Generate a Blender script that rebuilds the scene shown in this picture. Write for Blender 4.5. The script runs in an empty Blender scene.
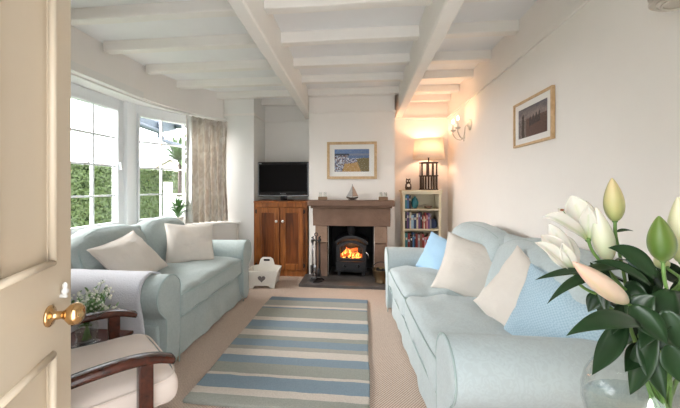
import bpy, bmesh, math, random
from mathutils import Vector, Matrix, noise
random.seed(7)
C = bpy.context.scene
COL = C.collection
PI = math.pi
R = math.radians

# ------------------------------------------------------------------ camera
F, CX, CY, TH, CH = 325.0, 330.0, 187.0, R(6.1), 1.2
cd = bpy.data.cameras.new('camera'); cam = bpy.data.objects.new('camera', cd); COL.objects.link(cam)
cam.location = (0, 0, CH); cam.rotation_euler = (R(90), 0, TH)
cd.sensor_width = 36; cd.lens = F/680*36
cd.shift_x = (340-CX)/680; cd.shift_y = (CY-204)/680
cd.clip_start = .02
C.camera = cam
def P(px, py, d):
    xr = (px-CX)/F*d; z = CH-(py-CY)/F*d
    return Vector((xr*math.cos(TH)-d*math.sin(TH), xr*math.sin(TH)+d*math.cos(TH), z))

# ------------------------------------------------------------------ materials
def mat(name, col, rough=.6, metal=0, noise_amt=0, noise_scale=8, bump=0, bump_scale=60, spec=.5, sheen=0, emis=None, es=0, detail=3):
    m = bpy.data.materials.new(name); m.use_nodes = True
    nt = m.node_tree; b = nt.nodes['Principled BSDF']
    b.inputs['Base Color'].default_value = (*col, 1)
    b.inputs['Roughness'].default_value = rough; b.inputs['Metallic'].default_value = metal
    b.inputs['Specular IOR Level'].default_value = spec
    if sheen: b.inputs['Sheen Weight'].default_value = sheen
    if emis: b.inputs['Emission Color'].default_value = (*emis, 1); b.inputs['Emission Strength'].default_value = es
    tc = nt.nodes.new('ShaderNodeTexCoord')
    if noise_amt:
        n = nt.nodes.new('ShaderNodeTexNoise'); n.inputs['Scale'].default_value = noise_scale; n.inputs['Detail'].default_value = detail
        nt.links.new(tc.outputs['Object'], n.inputs['Vector'])
        r = nt.nodes.new('ShaderNodeMixRGB'); r.inputs[1].default_value = (*[max(0, c*(1-noise_amt)) for c in col], 1); r.inputs[2].default_value = (*[min(1, c*(1+noise_amt)) for c in col], 1)
        nt.links.new(n.outputs['Fac'], r.inputs[0]); nt.links.new(r.outputs[0], b.inputs['Base Color'])
    if bump:
        n = nt.nodes.new('ShaderNodeTexNoise'); n.inputs['Scale'].default_value = bump_scale; n.inputs['Detail'].default_value = 4
        nt.links.new(tc.outputs['Object'], n.inputs['Vector'])
        bp = nt.nodes.new('ShaderNodeBump'); bp.inputs['Strength'].default_value = bump; bp.inputs['Distance'].default_value = .01
        nt.links.new(n.outputs['Fac'], bp.inputs['Height']); nt.links.new(bp.outputs[0], b.inputs['Normal'])
    return m
def wood(name, c1, c2, scale=(1, 1, 12), rough=.4, axis_scale=6, spec=.5):
    m = mat(name, c1, rough, spec=spec); nt = m.node_tree; b = nt.nodes['Principled BSDF']
    tc = nt.nodes.new('ShaderNodeTexCoord'); mp = nt.nodes.new('ShaderNodeMapping'); mp.inputs['Scale'].default_value = scale
    n = nt.nodes.new('ShaderNodeTexNoise'); n.inputs['Scale'].default_value = axis_scale; n.inputs['Detail'].default_value = 5; n.inputs['Distortion'].default_value = 1.2
    cr = nt.nodes.new('ShaderNodeValToRGB'); cr.color_ramp.elements[0].position = .35; cr.color_ramp.elements[1].position = .68
    cr.color_ramp.elements[0].color = (*c1, 1); cr.color_ramp.elements[1].color = (*c2, 1)
    nt.links.new(tc.outputs['Object'], mp.inputs[0]); nt.links.new(mp.outputs[0], n.inputs['Vector']); nt.links.new(n.outputs['Fac'], cr.inputs[0]); nt.links.new(cr.outputs[0], b.inputs['Base Color'])
    return m
def vcol_mat(name, rough=.5):
    m = mat(name, (1, 1, 1), rough); nt = m.node_tree
    a = nt.nodes.new('ShaderNodeAttribute'); a.attribute_name = 'art'
    nt.links.new(a.outputs['Color'], nt.nodes['Principled BSDF'].inputs['Base Color'])
    return m
def damask(name, c1, c2, rough=.85):
    m = mat(name, c1, rough, sheen=.15, spec=.2); nt = m.node_tree; b = nt.nodes['Principled BSDF']
    tc = nt.nodes.new('ShaderNodeTexCoord')
    n = nt.nodes.new('ShaderNodeTexNoise'); n.inputs['Scale'].default_value = 24; n.inputs['Detail'].default_value = 1; n.inputs['Distortion'].default_value = 3.5
    v = nt.nodes.new('ShaderNodeValToRGB'); v.color_ramp.elements[0].position = .47; v.color_ramp.elements[1].position = .53
    v.color_ramp.elements[0].color = (*c1, 1); v.color_ramp.elements[1].color = (*c2, 1)
    nt.links.new(tc.outputs['Object'], n.inputs['Vector']); nt.links.new(n.outputs['Fac'], v.inputs[0]); nt.links.new(v.outputs[0], b.inputs['Base Color'])
    n2 = nt.nodes.new('ShaderNodeTexNoise'); n2.inputs['Scale'].default_value = 7; n2.inputs['Detail'].default_value = 4
    nt.links.new(tc.outputs['Object'], n2.inputs['Vector'])
    bp = nt.nodes.new('ShaderNodeBump'); bp.inputs['Strength'].default_value = .5; bp.inputs['Distance'].default_value = .03
    nt.links.new(n2.outputs['Fac'], bp.inputs['Height']); nt.links.new(bp.outputs[0], b.inputs['Normal'])
    return m
def thin_glass(name, tint=(1, 1, 1), refl=.06):
    m = bpy.data.materials.new(name); m.use_nodes = True; nt = m.node_tree; nt.nodes.clear()
    o = nt.nodes.new('ShaderNodeOutputMaterial'); t = nt.nodes.new('ShaderNodeBsdfTransparent'); g = nt.nodes.new('ShaderNodeBsdfGlossy')
    g.inputs['Roughness'].default_value = .03; t.inputs['Color'].default_value = (*tint, 1)
    mx = nt.nodes.new('ShaderNodeMixShader'); lw = nt.nodes.new('ShaderNodeLayerWeight'); lw.inputs['Blend'].default_value = .5
    pw = nt.nodes.new('ShaderNodeMath'); pw.operation = 'POWER'; pw.inputs[1].default_value = 4
    nt.links.new(lw.outputs['Facing'], pw.inputs[0])
    ml = nt.nodes.new('ShaderNodeMath'); ml.operation = 'MULTIPLY_ADD'; ml.inputs[1].default_value = min(.9, refl*8); ml.inputs[2].default_value = refl*.5
    nt.links.new(pw.outputs[0], ml.inputs[0]); nt.links.new(ml.outputs[0], mx.inputs[0])
    nt.links.new(t.outputs[0], mx.inputs[1]); nt.links.new(g.outputs[0], mx.inputs[2]); nt.links.new(mx.outputs[0], o.inputs[0])
    return m
def emit(name, col, s):
    return mat(name, col, .5, emis=col, es=s)

M = {}
M['wall'] = mat('wall_paint', (.87, .825, .775), .75, noise_amt=.015, bump=.06, bump_scale=5, spec=.3)
M['trim'] = mat('trim_paint', (.82, .80, .76), .45, noise_amt=.02, spec=.4)
M['beam'] = mat('beam_paint', (.87, .83, .77), .5, noise_amt=.03, noise_scale=12, bump=.15, bump_scale=9, spec=.35)
M['ceil'] = mat('ceiling_paint', (.87, .855, .84), .8, noise_amt=.02, spec=.2)
M['upvc'] = mat('window_white', (.84, .86, .88), .3, spec=.5)
M['pane'] = thin_glass('window_pane', refl=.04)
M['artglass'] = thin_glass('picture_glass', refl=.004)
M['door'] = mat('door_gloss', (.62, .52, .39), .35, noise_amt=.02, noise_scale=3, bump=.08, bump_scale=30)
M['brass'] = mat('polished_brass', (.62, .40, .19), .16, 1)
M['agedbrass'] = mat('aged_brass', (.20, .14, .08), .35, 1, noise_amt=.3, noise_scale=20)
M['sofa'] = damask('duck_egg_damask', (.385, .445, .435), (.41, .47, .46))
M['sofa2'] = damask('pale_blue_damask', (.465, .53, .54), (.49, .56, .57))
M['pipe'] = mat('piping_cord', (.36, .45, .44), .8)
M['cream'] = mat('cream_cushion', (.72, .665, .60), .9, noise_amt=.05, noise_scale=14, bump=.5, bump_scale=22, sheen=.3, spec=.15)
M['armcush'] = mat('armchair_cushion_cream', (.70, .60, .53), .85, noise_amt=.04, bump=.35, bump_scale=12, sheen=.2, spec=.2)
M['throw'] = mat('throw_wool', (.62, .625, .67), .95, noise_amt=.04, bump=.5, bump_scale=130, sheen=.4, spec=.1)
M['maho'] = wood('mahogany', (.028, .008, .005), (.085, .020, .010), (2, 2, 2), .22, 9)
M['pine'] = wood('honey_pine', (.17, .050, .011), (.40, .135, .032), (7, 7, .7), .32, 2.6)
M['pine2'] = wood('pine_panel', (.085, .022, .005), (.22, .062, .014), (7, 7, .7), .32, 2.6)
M['oak'] = wood('oak_frame', (.52, .34, .17), (.66, .46, .26), (3, 3, 3), .45, 8)
M['stone'] = mat('gritstone', (.20, .125, .09), .9, noise_amt=.38, noise_scale=6, bump=.8, bump_scale=35, spec=.2, detail=8)
M['stone2'] = mat('gritstone_pale', (.29, .19, .135), .9, noise_amt=.3, noise_scale=7, bump=.8, bump_scale=35, spec=.2, detail=8)
M['slate'] = mat('hearth_slate', (.085, .075, .07), .5, noise_amt=.4, noise_scale=7, bump=.5, bump_scale=18, spec=.4)
M['soot'] = mat('soot_black', (.012, .011, .011), .9, noise_amt=.4, noise_scale=5, bump=.4)
M['iron'] = mat('cast_iron', (.018, .018, .02), .45, .3, bump=.2, bump_scale=90)
M['black'] = mat('black_plastic', (.008, .008, .009), .22)
M['screen'] = mat('screen_glass', (.010, .009, .009), .25, spec=.06)
M['silver'] = mat('silver_plastic', (.55, .56, .58), .3, .8)
M['steel'] = mat('brushed_steel', (.45, .45, .46), .25, 1)
M['white'] = mat('white_paint', (.80, .78, .74), .5, noise_amt=.03)
M['crate'] = mat('cream_painted_wood', (.72, .68, .61), .55, noise_amt=.06, noise_scale=15)
M['bookcase'] = mat('cream_bookcase_paint', (.76, .68, .50), .5, noise_amt=.03)
M['mount'] = mat('picture_mount', (.82, .80, .76), .8)
M['art'] = vcol_mat('artwork_print')
M['shade'] = bpy.data.materials.new('lamp_shade_linen')
M['shade'].use_nodes = True
nt = M['shade'].node_tree; nt.nodes.clear(); o = nt.nodes.new('ShaderNodeOutputMaterial')
a1 = nt.nodes.new('ShaderNodeBsdfDiffuse'); a1.inputs[0].default_value = (.86, .80, .72, 1)
a2 = nt.nodes.new('ShaderNodeBsdfTranslucent'); a2.inputs[0].default_value = (.88, .80, .70, 1)
mx = nt.nodes.new('ShaderNodeMixShader'); mx.inputs[0].default_value = .45
nt.links.new(a1.outputs[0], mx.inputs[1]); nt.links.new(a2.outputs[0], mx.inputs[2]); nt.links.new(mx.outputs[0], o.inputs[0])
M['darkwood'] = mat('driftwood_dark', (.06, .04, .03), .7, noise_amt=.4, noise_scale=30)
M['bulb'] = emit('glowing_bulb', (1, .74, .46), 5)
M['sconce'] = mat('sconce_metal', (.62, .57, .50), .4, .35)
M['candle'] = mat('candle_wax', (.82, .78, .70), .5)
M['glass'] = thin_glass('clear_glass', (.975, .985, .98), .09)
M['block'] = mat('driftwood_block', (.24, .15, .09), .8, noise_amt=.3, noise_scale=30)
M['water'] = thin_glass('vase_water', (.95, .975, .96), .05)
M['leaf'] = mat('lily_leaf', (.012, .034, .011), .36, noise_amt=.55, noise_scale=18, spec=.36)
M['leaf2'] = mat('fresh_leaf', (.10, .22, .06), .45, noise_amt=.3, noise_scale=20)
M['stem'] = mat('lily_stem', (.13, .24, .06), .45)
M['bench'] = mat('garden_white', (.8, .8, .8), .5)
def petal_mat(name, base, tip):
    m = mat(name, base, .5, sheen=.1); nt = m.node_tree; b = nt.nodes['Principled BSDF']
    a = nt.nodes.new('ShaderNodeAttribute'); a.attribute_name = 'art'
    nt.links.new(a.outputs['Color'], b.inputs['Base Color'])
    b.inputs['Subsurface Weight'].default_value = .15
    b.inputs['Subsurface Scale'].default_value = .01
    return m
M['petal'] = petal_mat('lily_petal', (1, 1, 1), (1, 1, 1))
# fire
M['fire'] = bpy.data.materials.new('flame'); M['fire'].use_nodes = True
nt = M['fire'].node_tree; b = nt.nodes['Principled BSDF']; tc = nt.nodes.new('ShaderNodeTexCoord'); sp = nt.nodes.new('ShaderNodeSeparateXYZ')
cr = nt.nodes.new('ShaderNodeValToRGB'); cr.color_ramp.elements[0].color = (1, .40, .07, 1); cr.color_ramp.elements[1].color = (.8, .07, .01, 1)
nt.links.new(tc.outputs['Generated'], sp.inputs[0]); nt.links.new(sp.outputs[2], cr.inputs[0]); nt.links.new(cr.outputs[0], b.inputs['Emission Color'])
b.inputs['Emission Strength'].default_value = 2.2; b.inputs['Base Color'].default_value = (.1, .02, 0, 1)
M['ember'] = mat('ember_log', (.05, .02, .01), .9, emis=(1, .16, .02), es=.3, noise_amt=.5, noise_scale=30)
# carpet: ribbed sisal-look
def carpet():
    m = mat('sisal_carpet', (.43, .32, .245), .95, spec=.1); nt = m.node_tree; b = nt.nodes['Principled BSDF']
    tc = nt.nodes.new('ShaderNodeTexCoord')
    mp = nt.nodes.new('ShaderNodeMapping'); mp.inputs['Rotation'].default_value = (0, 0, R(40)); nt.links.new(tc.outputs['Object'], mp.inputs[0])
    w = nt.nodes.new('ShaderNodeTexWave'); w.inputs['Scale'].default_value = 26; w.inputs['Distortion'].default_value = 1.5; w.inputs['Detail'].default_value = 2; w.inputs['Detail Scale'].default_value = 6
    nt.links.new(mp.outputs[0], w.inputs['Vector'])
    n = nt.nodes.new('ShaderNodeTexNoise'); n.inputs['Scale'].default_value = 140; nt.links.new(tc.outputs['Object'], n.inputs['Vector'])
    cr = nt.nodes.new('ShaderNodeValToRGB'); cr.color_ramp.elements[0].color = (.40, .295, .23, 1); cr.color_ramp.elements[0].position = .25; cr.color_ramp.elements[1].position = .75; cr.color_ramp.elements[1].color = (.76, .63, .53, 1)
    ad = nt.nodes.new('ShaderNodeMixRGB'); ad.inputs[0].default_value = .45
    nt.links.new(w.outputs['Fac'], ad.inputs[1]); nt.links.new(n.outputs['Fac'], ad.inputs[2]); nt.links.new(ad.outputs[0], cr.inputs[0]); nt.links.new(cr.outputs[0], b.inputs['Base Color'])
    bp = nt.nodes.new('ShaderNodeBump'); bp.inputs['Strength'].default_value = .5; bp.inputs['Distance'].default_value = .006
    nt.links.new(ad.outputs[0], bp.inputs['Height']); nt.links.new(bp.outputs[0], b.inputs['Normal'])
    return m
M['carpet'] = carpet()
def stripes():
    m = mat('rug_stripes', (.5, .5, .5), .95, spec=.1); nt = m.node_tree; b = nt.nodes['Principled BSDF']
    tc = nt.nodes.new('ShaderNodeTexCoord'); sp = nt.nodes.new('ShaderNodeSeparateXYZ'); nt.links.new(tc.outputs['Object'], sp.inputs[0])
    n = nt.nodes.new('ShaderNodeTexNoise'); n.inputs['Scale'].default_value = 9; n.inputs['Detail'].default_value = 4; nt.links.new(tc.outputs['Object'], n.inputs['Vector'])
    ma = nt.nodes.new('ShaderNodeMath'); ma.operation = 'MULTIPLY_ADD'; ma.inputs[1].default_value = .018; nt.links.new(n.outputs['Fac'], ma.inputs[0]); nt.links.new(sp.outputs[1], ma.inputs[2])
    mr = nt.nodes.new('ShaderNodeMapRange'); mr.inputs['From Min'].default_value = RUG0+.009; mr.inputs['From Max'].default_value = RUG1+.009
    nt.links.new(ma.outputs[0], mr.inputs['Value'])
    cr = nt.nodes.new('ShaderNodeValToRGB'); cr.color_ramp.interpolation = 'CONSTANT'
    G, B, W = (.42, .43, .38), (.30, .39, .46), (.76, .69, .61)
    LB = (.36, .42, .43); BB = (.25, .33, .40)
    S = [(0, G), (.04, W), (.078, B), (.149, W), (.166, G), (.236, B), (.292, W), (.342, (.47, .45, .40)), (.374, B), (.431, G), (.471, W), (.528, LB), (.563, B), (.638, W), (.683, G), (.805, BB), (.821, W), (.848, (.44, .45, .41)), (.936, BB)]
    e = cr.color_ramp.elements
    e[0].position = 0; e[0].color = (*S[0][1], 1); e[1].position = S[1][0]; e[1].color = (*S[1][1], 1)
    for p, c in S[2:]:
        x = e.new(p); x.color = (*c, 1)
    nt.links.new(mr.outputs[0], cr.inputs[0])
    n2 = nt.nodes.new('ShaderNodeTexNoise'); n2.inputs['Scale'].default_value = 160; nt.links.new(tc.outputs['Object'], n2.inputs['Vector'])
    mm = nt.nodes.new('ShaderNodeMixRGB'); mm.blend_type = 'MULTIPLY'; mm.inputs[0].default_value = .35
    nt.links.new(cr.outputs[0], mm.inputs[1]); nt.links.new(n2.outputs['Fac'], mm.inputs[2]); nt.links.new(mm.outputs[0], b.inputs['Base Color'])
    bp = nt.nodes.new('ShaderNodeBump'); bp.inputs['Strength'].default_value = .6; bp.inputs['Distance'].default_value = .006
    nt.links.new(n2.outputs['Fac'], bp.inputs['Height']); nt.links.new(bp.outputs[0], b.inputs['Normal'])
    return m
RUG0, RUG1 = 1.70, 3.42
M['rug'] = stripes()
def waffle():
    m = mat('waffle_blue', (.42, .58, .70), .85, sheen=.2, spec=.2); nt = m.node_tree; b = nt.nodes['Principled BSDF']
    tc = nt.nodes.new('ShaderNodeTexCoord'); v = nt.nodes.new('ShaderNodeTexChecker'); v.inputs['Scale'].default_value = 130
    v.inputs[1].default_value = (.46, .60, .69, 1); v.inputs[2].default_value = (.36, .51, .61, 1)
    nt.links.new(tc.outputs['Object'], v.inputs['Vector']); nt.links.new(v.outputs[0], b.inputs['Base Color'])
    return m
M['waffle'] = waffle()
M['blue'] = mat('pale_blue_cushion', (.36, .55, .72), .85, noise_amt=.05, bump=.3, bump_scale=20, sheen=.2)
def curtain_mat():
    m = mat('curtain_fabric', (.55, .5, .45), .9, spec=.1); nt = m.node_tree; b = nt.nodes['Principled BSDF']
    tc = nt.nodes.new('ShaderNodeTexCoord'); mp = nt.nodes.new('ShaderNodeMapping'); mp.inputs['Scale'].default_value = (1, 1, .8)
    n = nt.nodes.new('ShaderNodeTexNoise'); n.inputs['Scale'].default_value = 7; n.inputs['Detail'].default_value = 2; n.inputs['Distortion'].default_value = 1.5
    cr = nt.nodes.new('ShaderNodeValToRGB'); cr.color_ramp.elements[0].position = .40; cr.color_ramp.elements[1].position = .60
    cr.color_ramp.elements[0].color = (.72, .66, .59, 1); cr.color_ramp.elements[1].color = (.88, .84, .78, 1)
    nt.links.new(tc.outputs['Object'], mp.inputs[0]); nt.links.new(mp.outputs[0], n.inputs['Vector']); nt.links.new(n.outputs['Fac'], cr.inputs[0]); nt.links.new(cr.outputs[0], b.inputs['Base Color'])
    tr = nt.nodes.new('ShaderNodeBsdfTranslucent'); nt.links.new(cr.outputs[0], tr.inputs[0]); mx = nt.nodes.new('ShaderNodeMixShader'); mx.inputs[0].default_value = .3
    out = [q for q in nt.nodes if q.type == 'OUTPUT_MATERIAL'][0]
    nt.links.new(b.outputs[0], mx.inputs[1]); nt.links.new(tr.outputs[0], mx.inputs[2]); nt.links.new(mx.outputs[0], out.inputs[0])
    return m
M['curtain'] = curtain_mat()
M['lining'] = mat('curtain_lining', (.80, .78, .74), .9)
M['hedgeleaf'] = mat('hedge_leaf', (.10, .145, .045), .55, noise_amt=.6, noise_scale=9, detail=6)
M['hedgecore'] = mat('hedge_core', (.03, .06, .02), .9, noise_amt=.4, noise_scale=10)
M['lawn'] = mat('lawn_grass', (.13, .20, .07), .95, noise_amt=.3, noise_scale=4)
M['roof'] = mat('grey_roof', (.10, .12, .15), .6, noise_amt=.3)
M['farwall'] = mat('far_render', (.72, .66, .62), .8)
M['farroof'] = mat('far_roof_tiles', (.62, .52, .49), .8, noise_amt=.2)
M['fartree'] = mat('far_trees', (.30, .34, .22), .9, noise_amt=.3, noise_scale=.7)
M['terracotta'] = mat('pot_cream', (.70, .66, .60), .5)

# ------------------------------------------------------------------ helpers
def obj(name, bm, m, parent=None, smooth=False, bevel=0, sub=0, solid=0, fix=True):
    if fix: bmesh.ops.recalc_face_normals(bm, faces=bm.faces)
    me = bpy.data.meshes.new(name); bm.to_mesh(me); bm.free()
    me.materials.append(m)
    for p in me.polygons: p.use_smooth = smooth
    o = bpy.data.objects.new(name, me); COL.objects.link(o)
    if parent: o.parent = parent
    if solid:
        k = o.modifiers.new('solid', 'SOLIDIFY'); k.thickness = solid; k.offset = 0
    if bevel:
        k = o.modifiers.new('bevel', 'BEVEL'); k.width = bevel; k.segments = 2; k.limit_method = 'ANGLE'; k.angle_limit = R(40)
    if sub:
        k = o.modifiers.new('sub', 'SUBSURF'); k.levels = sub; k.render_levels = sub
    return o
def thing(name, label, cat, loc=(0, 0, 0), rz=0, group=None):
    o = bpy.data.objects.new(name, None); COL.objects.link(o); o.empty_display_size = .05
    o.location = loc; o.rotation_euler = (0, 0, rz); o['label'] = label; o['category'] = cat
    if group: o['group'] = group
    return o
def tag(o, label, cat, group=None, kind=None):
    o['label'] = label; o['category'] = cat
    if group: o['group'] = group
    if kind: o['kind'] = kind
    return o
def struct(name, bm, m, label=None, **k):
    o = obj(name, bm, m, **k); o['kind'] = 'structure'
    o['label'] = label or name.replace('_', ' '); o['category'] = name.split('_')[0]
    return o
def sempty(name, label, loc=(0, 0, 0), rz=0):
    o = thing(name, label, name.split('_')[0], loc, rz); o['kind'] = 'structure'; return o
def copy_tree(o, parent=None):
    c = o.copy(); COL.objects.link(c); c.parent = parent
    for ch in list(o.children): copy_tree(ch, c)
    return c
def NB(): return bmesh.new()
def box(bm, x0, x1, y0, y1, z0, z1, mtx=None):
    v = [bm.verts.new((x, y, z)) for z in (z0, z1) for y in (y0, y1) for x in (x0, x1)]
    if mtx:
        for q in v: q.co = mtx @ q.co
    for f in ((0, 2, 3, 1), (4, 5, 7, 6), (0, 1, 5, 4), (2, 6, 7, 3), (0, 4, 6, 2), (1, 3, 7, 5)):
        bm.faces.new([v[i] for i in f])
    return bm
def prism(bm, pts, z0, z1, mtx=None, axis='z'):
    def mk(p, h):
        c = Vector((p[0], p[1], h)) if axis == 'z' else (Vector((p[0], h, p[1])) if axis == 'y' else Vector((h, p[0], p[1])))
        return bm.verts.new(mtx @ c if mtx else c)
    a = [mk(p, z0) for p in pts]; b = [mk(p, z1) for p in pts]; n = len(pts)
    bm.faces.new(a); bm.faces.new(b[::-1])
    for i in range(n): bm.faces.new([a[i], b[i], b[(i+1) % n], a[(i+1) % n]])
    return bm
def lathe(bm, prof, n=24, c=(0, 0, 0), mtx=None, close=False):
    rings = []
    for r, z in prof:
        if r < 1e-6:
            q = Vector((c[0], c[1], c[2]+z)); rings.append([bm.verts.new(mtx @ q if mtx else q)])
        else:
            ring = []
            for i in range(n):
                q = Vector((c[0]+r*math.cos(2*PI*i/n), c[1]+r*math.sin(2*PI*i/n), c[2]+z)); ring.append(bm.verts.new(mtx @ q if mtx else q))
            rings.append(ring)
    for a, b in zip(rings, rings[1:]):
        for i in range(n):
            j = (i+1) % n
            if len(a) == 1 and len(b) == 1: continue
            if len(a) == 1: bm.faces.new([a[0], b[i], b[j]])
            elif len(b) == 1: bm.faces.new([a[i], a[j], b[0]])
            else: bm.faces.new([a[i], a[j], b[j], b[i]])
    return bm
def smooth_path(pts, k=6):
    pts = [Vector(p) for p in pts]
    if len(pts) < 3: return [pts[0].lerp(pts[-1], i/k) for i in range(k+1)]
    out = []
    ext = [pts[0]*2-pts[1]]+pts+[pts[-1]*2-pts[-2]]
    for i in range(1, len(ext)-2):
        a, b, c, d = ext[i-1:i+3]
        for j in range(k):
            t = j/k
            out.append(.5*((2*b)+(c-a)*t+(2*a-5*b+4*c-d)*t*t+(3*b-a-3*c+d)*t**3))
    out.append(pts[-1]); return out
def tube(bm, pts, r, n=8, closed=False, flat=1.0):
    pts = [Vector(p) for p in pts]; N = len(pts)
    rad = r if callable(r) else (lambda t: r)
    rings = []; up = None
    for i, p in enumerate(pts):
        if closed: t = pts[(i+1) % N]-pts[i-1]
        else: t = pts[min(i+1, N-1)]-pts[max(i-1, 0)]
        t.normalize()
        if up is None: up = Vector((0, 0, 1)) if abs(t.z) < .9 else Vector((0, 1, 0))
        s = t.cross(up)
        if s.length < 1e-4: s = t.cross(Vector((1, 0, 0)))
        s.normalize(); u = s.cross(t).normalized(); up = u
        rr = rad(i/max(1, N-1))
        rings.append([bm.verts.new(p+s*rr*math.cos(2*PI*k/n)+u*rr*flat*math.sin(2*PI*k/n)) for k in range(n)])
    m = N if closed else N-1
    for i in range(m):
        a, b = rings[i], rings[(i+1) % N]
        for k in range(n): bm.faces.new([a[k], a[(k+1) % n], b[(k+1) % n], b[k]])
    if not closed: bm.faces.new(rings[0][::-1]); bm.faces.new(rings[-1])
    return bm
def sphere(bm, c, r, sx=1, sy=1, sz=1, n=12):
    prof = [(math.sin(PI*i/n)*r, -math.cos(PI*i/n)*r) for i in range(n+1)]
    prof[0] = (0, -r); prof[-1] = (0, r)
    m = Matrix.Translation(c) @ Matrix.Diagonal((sx, sy, sz, 1))
    return lathe(bm, prof, 2*n, mtx=m)
def surf(bm, fn, nu, nv, cu=False, cv=False):
    g = [[bm.verts.new(fn(i/nu, j/nv)) for j in range(nv if cv else nv+1)] for i in range(nu if cu else nu+1)]
    for i in range(nu):
        for j in range(nv):
            a = g[i][j]; b = g[(i+1) % len(g)][j]; c = g[(i+1) % len(g)][(j+1) % len(g[0])]; d = g[i][(j+1) % len(g[0])]
            bm.faces.new([a, b, c, d])
    return g
def rbox(bm, w, d, h, r, fn=None, seg=4, inner=8, mtx=None):
    """rounded box centred at origin, deformed by fn(Vector, unit coords)"""
    def ts(L):
        hl = L/2; s = []
        for i in range(seg): s.append(-hl+r*(1-math.cos(i/seg*PI/2)))
        k = [(-hl+r)+(2*hl-2*r)*i/inner for i in range(inner+1)]
        return s+k+[-x for x in s[::-1]]
    X, Y, Z = ts(w), ts(d), ts(h); H = Vector((w/2, d/2, h/2)); cache = {}
    def v(x, y, z):
        k = (round(x, 5), round(y, 5), round(z, 5))
        if k in cache: return cache[k]
        q = Vector((x, y, z)); inn = Vector([max(-(H[i]-r), min(H[i]-r, q[i])) for i in range(3)])
        dd = q-inn; p = inn+dd.normalized()*r if dd.length > 1e-7 else q
        if fn: p = fn(p, Vector((p.x/H.x, p.y/H.y, p.z/H.z)))
        if mtx: p = mtx @ p
        cache[k] = bm.verts.new(p); return cache[k]
    def face(f, A, B):
        for i in range(len(A)-1):
            for j in range(len(B)-1):
                q = [f(A[i], B[j]), f(A[i+1], B[j]), f(A[i+1], B[j+1]), f(A[i], B[j+1])]
                if len(set(q)) == 4: bm.faces.new(q)
    for s in (-1, 1):
        face(lambda a, b: v(a, b, s*H.z), X, Y); face(lambda a, b: v(a, s*H.y, b), X, Z); face(lambda a, b: v(s*H.x, a, b), Y, Z)
    return bm
def text_mesh(name, s, size, m, parent, loc, rot):
    c = bpy.data.curves.new(name, 'FONT'); c.body = s; c.size = size; c.align_x = 'CENTER'; c.extrude = .0004
    t = bpy.data.objects.new(name, c); COL.objects.link(t)
    me = bpy.data.meshes.new_from_object(t); COL.objects.unlink(t); bpy.data.objects.remove(t)
    o = bpy.data.objects.new(name, me); COL.objects.link(o); me.materials.clear(); me.materials.append(m); o.parent = parent; o.location = loc; o.rotation_euler = rot
    return o

# ------------------------------------------------------------------ room shell
H = 2.485; RW = 1.18; BW = 4.8; BF = 4.3; Y0 = -.12
b = NB(); box(b, -2.75, RW+.1, Y0, BW+.1, -.1, 0); struct('floor', b, M['carpet'], 'beige ribbed fitted carpet')
b = NB(); box(b, -2.34, RW+.1, Y0, BW+.1, H, H+.1); struct('ceiling', b, M['ceil'], 'white boarded ceiling above the beams')
b = NB(); box(b, RW, RW+.12, Y0, BW+.1, 0, H); struct('wall_right', b, M['wall'], 'long cream wall behind the right sofa')
b = NB(); box(b, -1.93, RW+.12, BW, BW+.12, 0, H); struct('wall_back', b, M['wall'], 'cream back wall of the alcoves')
b = NB(); box(b, -1.93, -1.505, BF, BW, 0, H); struct('wall_pier', b, M['trim'], 'white boxed pier left of the pine cupboard')
# chimney breast with fire opening
CL, CR = -.743, .39; OL, OR, OT = -.48, .12, .70
b = NB()
box(b, CL, OL, BF, BW, 0, H); box(b, OR, CR, BF, BW, 0, H); box(b, OL, OR, BF, BW, OT, H)
struct('wall_chimney', b, M['wall'], 'cream chimney breast above the stone fireplace')
# header wall over the bay (follows the curved track) and low wall
def ribbon(bm, path, z0, z1, t=.1, side=1):
    n = len(path); off = []
    for i in range(n):
        a = Vector(path[max(i-1, 0)]); c = Vector(path[min(i+1, n-1)]); d = (c-a).normalized()
        off.append(Vector(path[i])+Vector((-d.y, d.x))*t*side)
    for i in range(n-1):
        prism(bm, [path[i], path[i+1], tuple(off[i+1]), tuple(off[i])], z0, z1)
def sp2(p, k=5): return [(v.x, v.y) for v in smooth_path([(x, y, 0) for x, y in p], k)]
hp = sp2([(-2.33, 3.0), (-2.31, 3.4), (-2.25, 3.7), (-2.13, 4.0), (-1.93, 4.28)])
b = NB(); ribbon(b, [(-2.28, Y0), (-2.31, 1.5)]+hp, 2.14, H, .08); ribbon(b, [(-1.93, 4.28), (-1.93, BW+.1)], 0, H, .1)
bmesh.ops.remove_doubles(b, verts=b.verts, dist=1e-5)
struct('wall_left', b, M['wall'], 'cream header wall above the bay window')
b = NB(); ribbon(b, [(-2.30, 3.1), (-2.29, 3.5), (-2.22, 3.75), (-2.10, 4.03), (-1.97, 4.2)], 2.118, 2.14, .05)
bmesh.ops.remove_doubles(b, verts=b.verts, dist=1e-5)
lp = sp2([(-2.37, 3.2), (-2.25, 3.68), (-2.02, 4.0), (-1.72, 4.24)])
b2 = NB(); ribbon(b2, [(-2.37, Y0), (-2.37, 1.5)]+lp+[(-1.72, 4.3)], 0, .70, .06)
struct('wall_bay', b2, M['wall'], 'low cream wall under the bay window sill')
b.free()
wp = [(-2.63, 1.25), (-2.63, 3.34), (-2.63+.407*1.05, 3.34+.914*1.05)]
b = NB(); prism(b, [(-2.68, 1.2), (-2.34, 1.2), (-2.34, 3.2)]+[(x+.03, y-.02) for x, y in lp[2:]]+[(-1.69, 4.3), (-2.2, 4.34), (-2.68, 3.4)], .70, .725)
struct('trim_1', b, M['trim'], 'white window sill board round the bay', bevel=.005)
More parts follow.
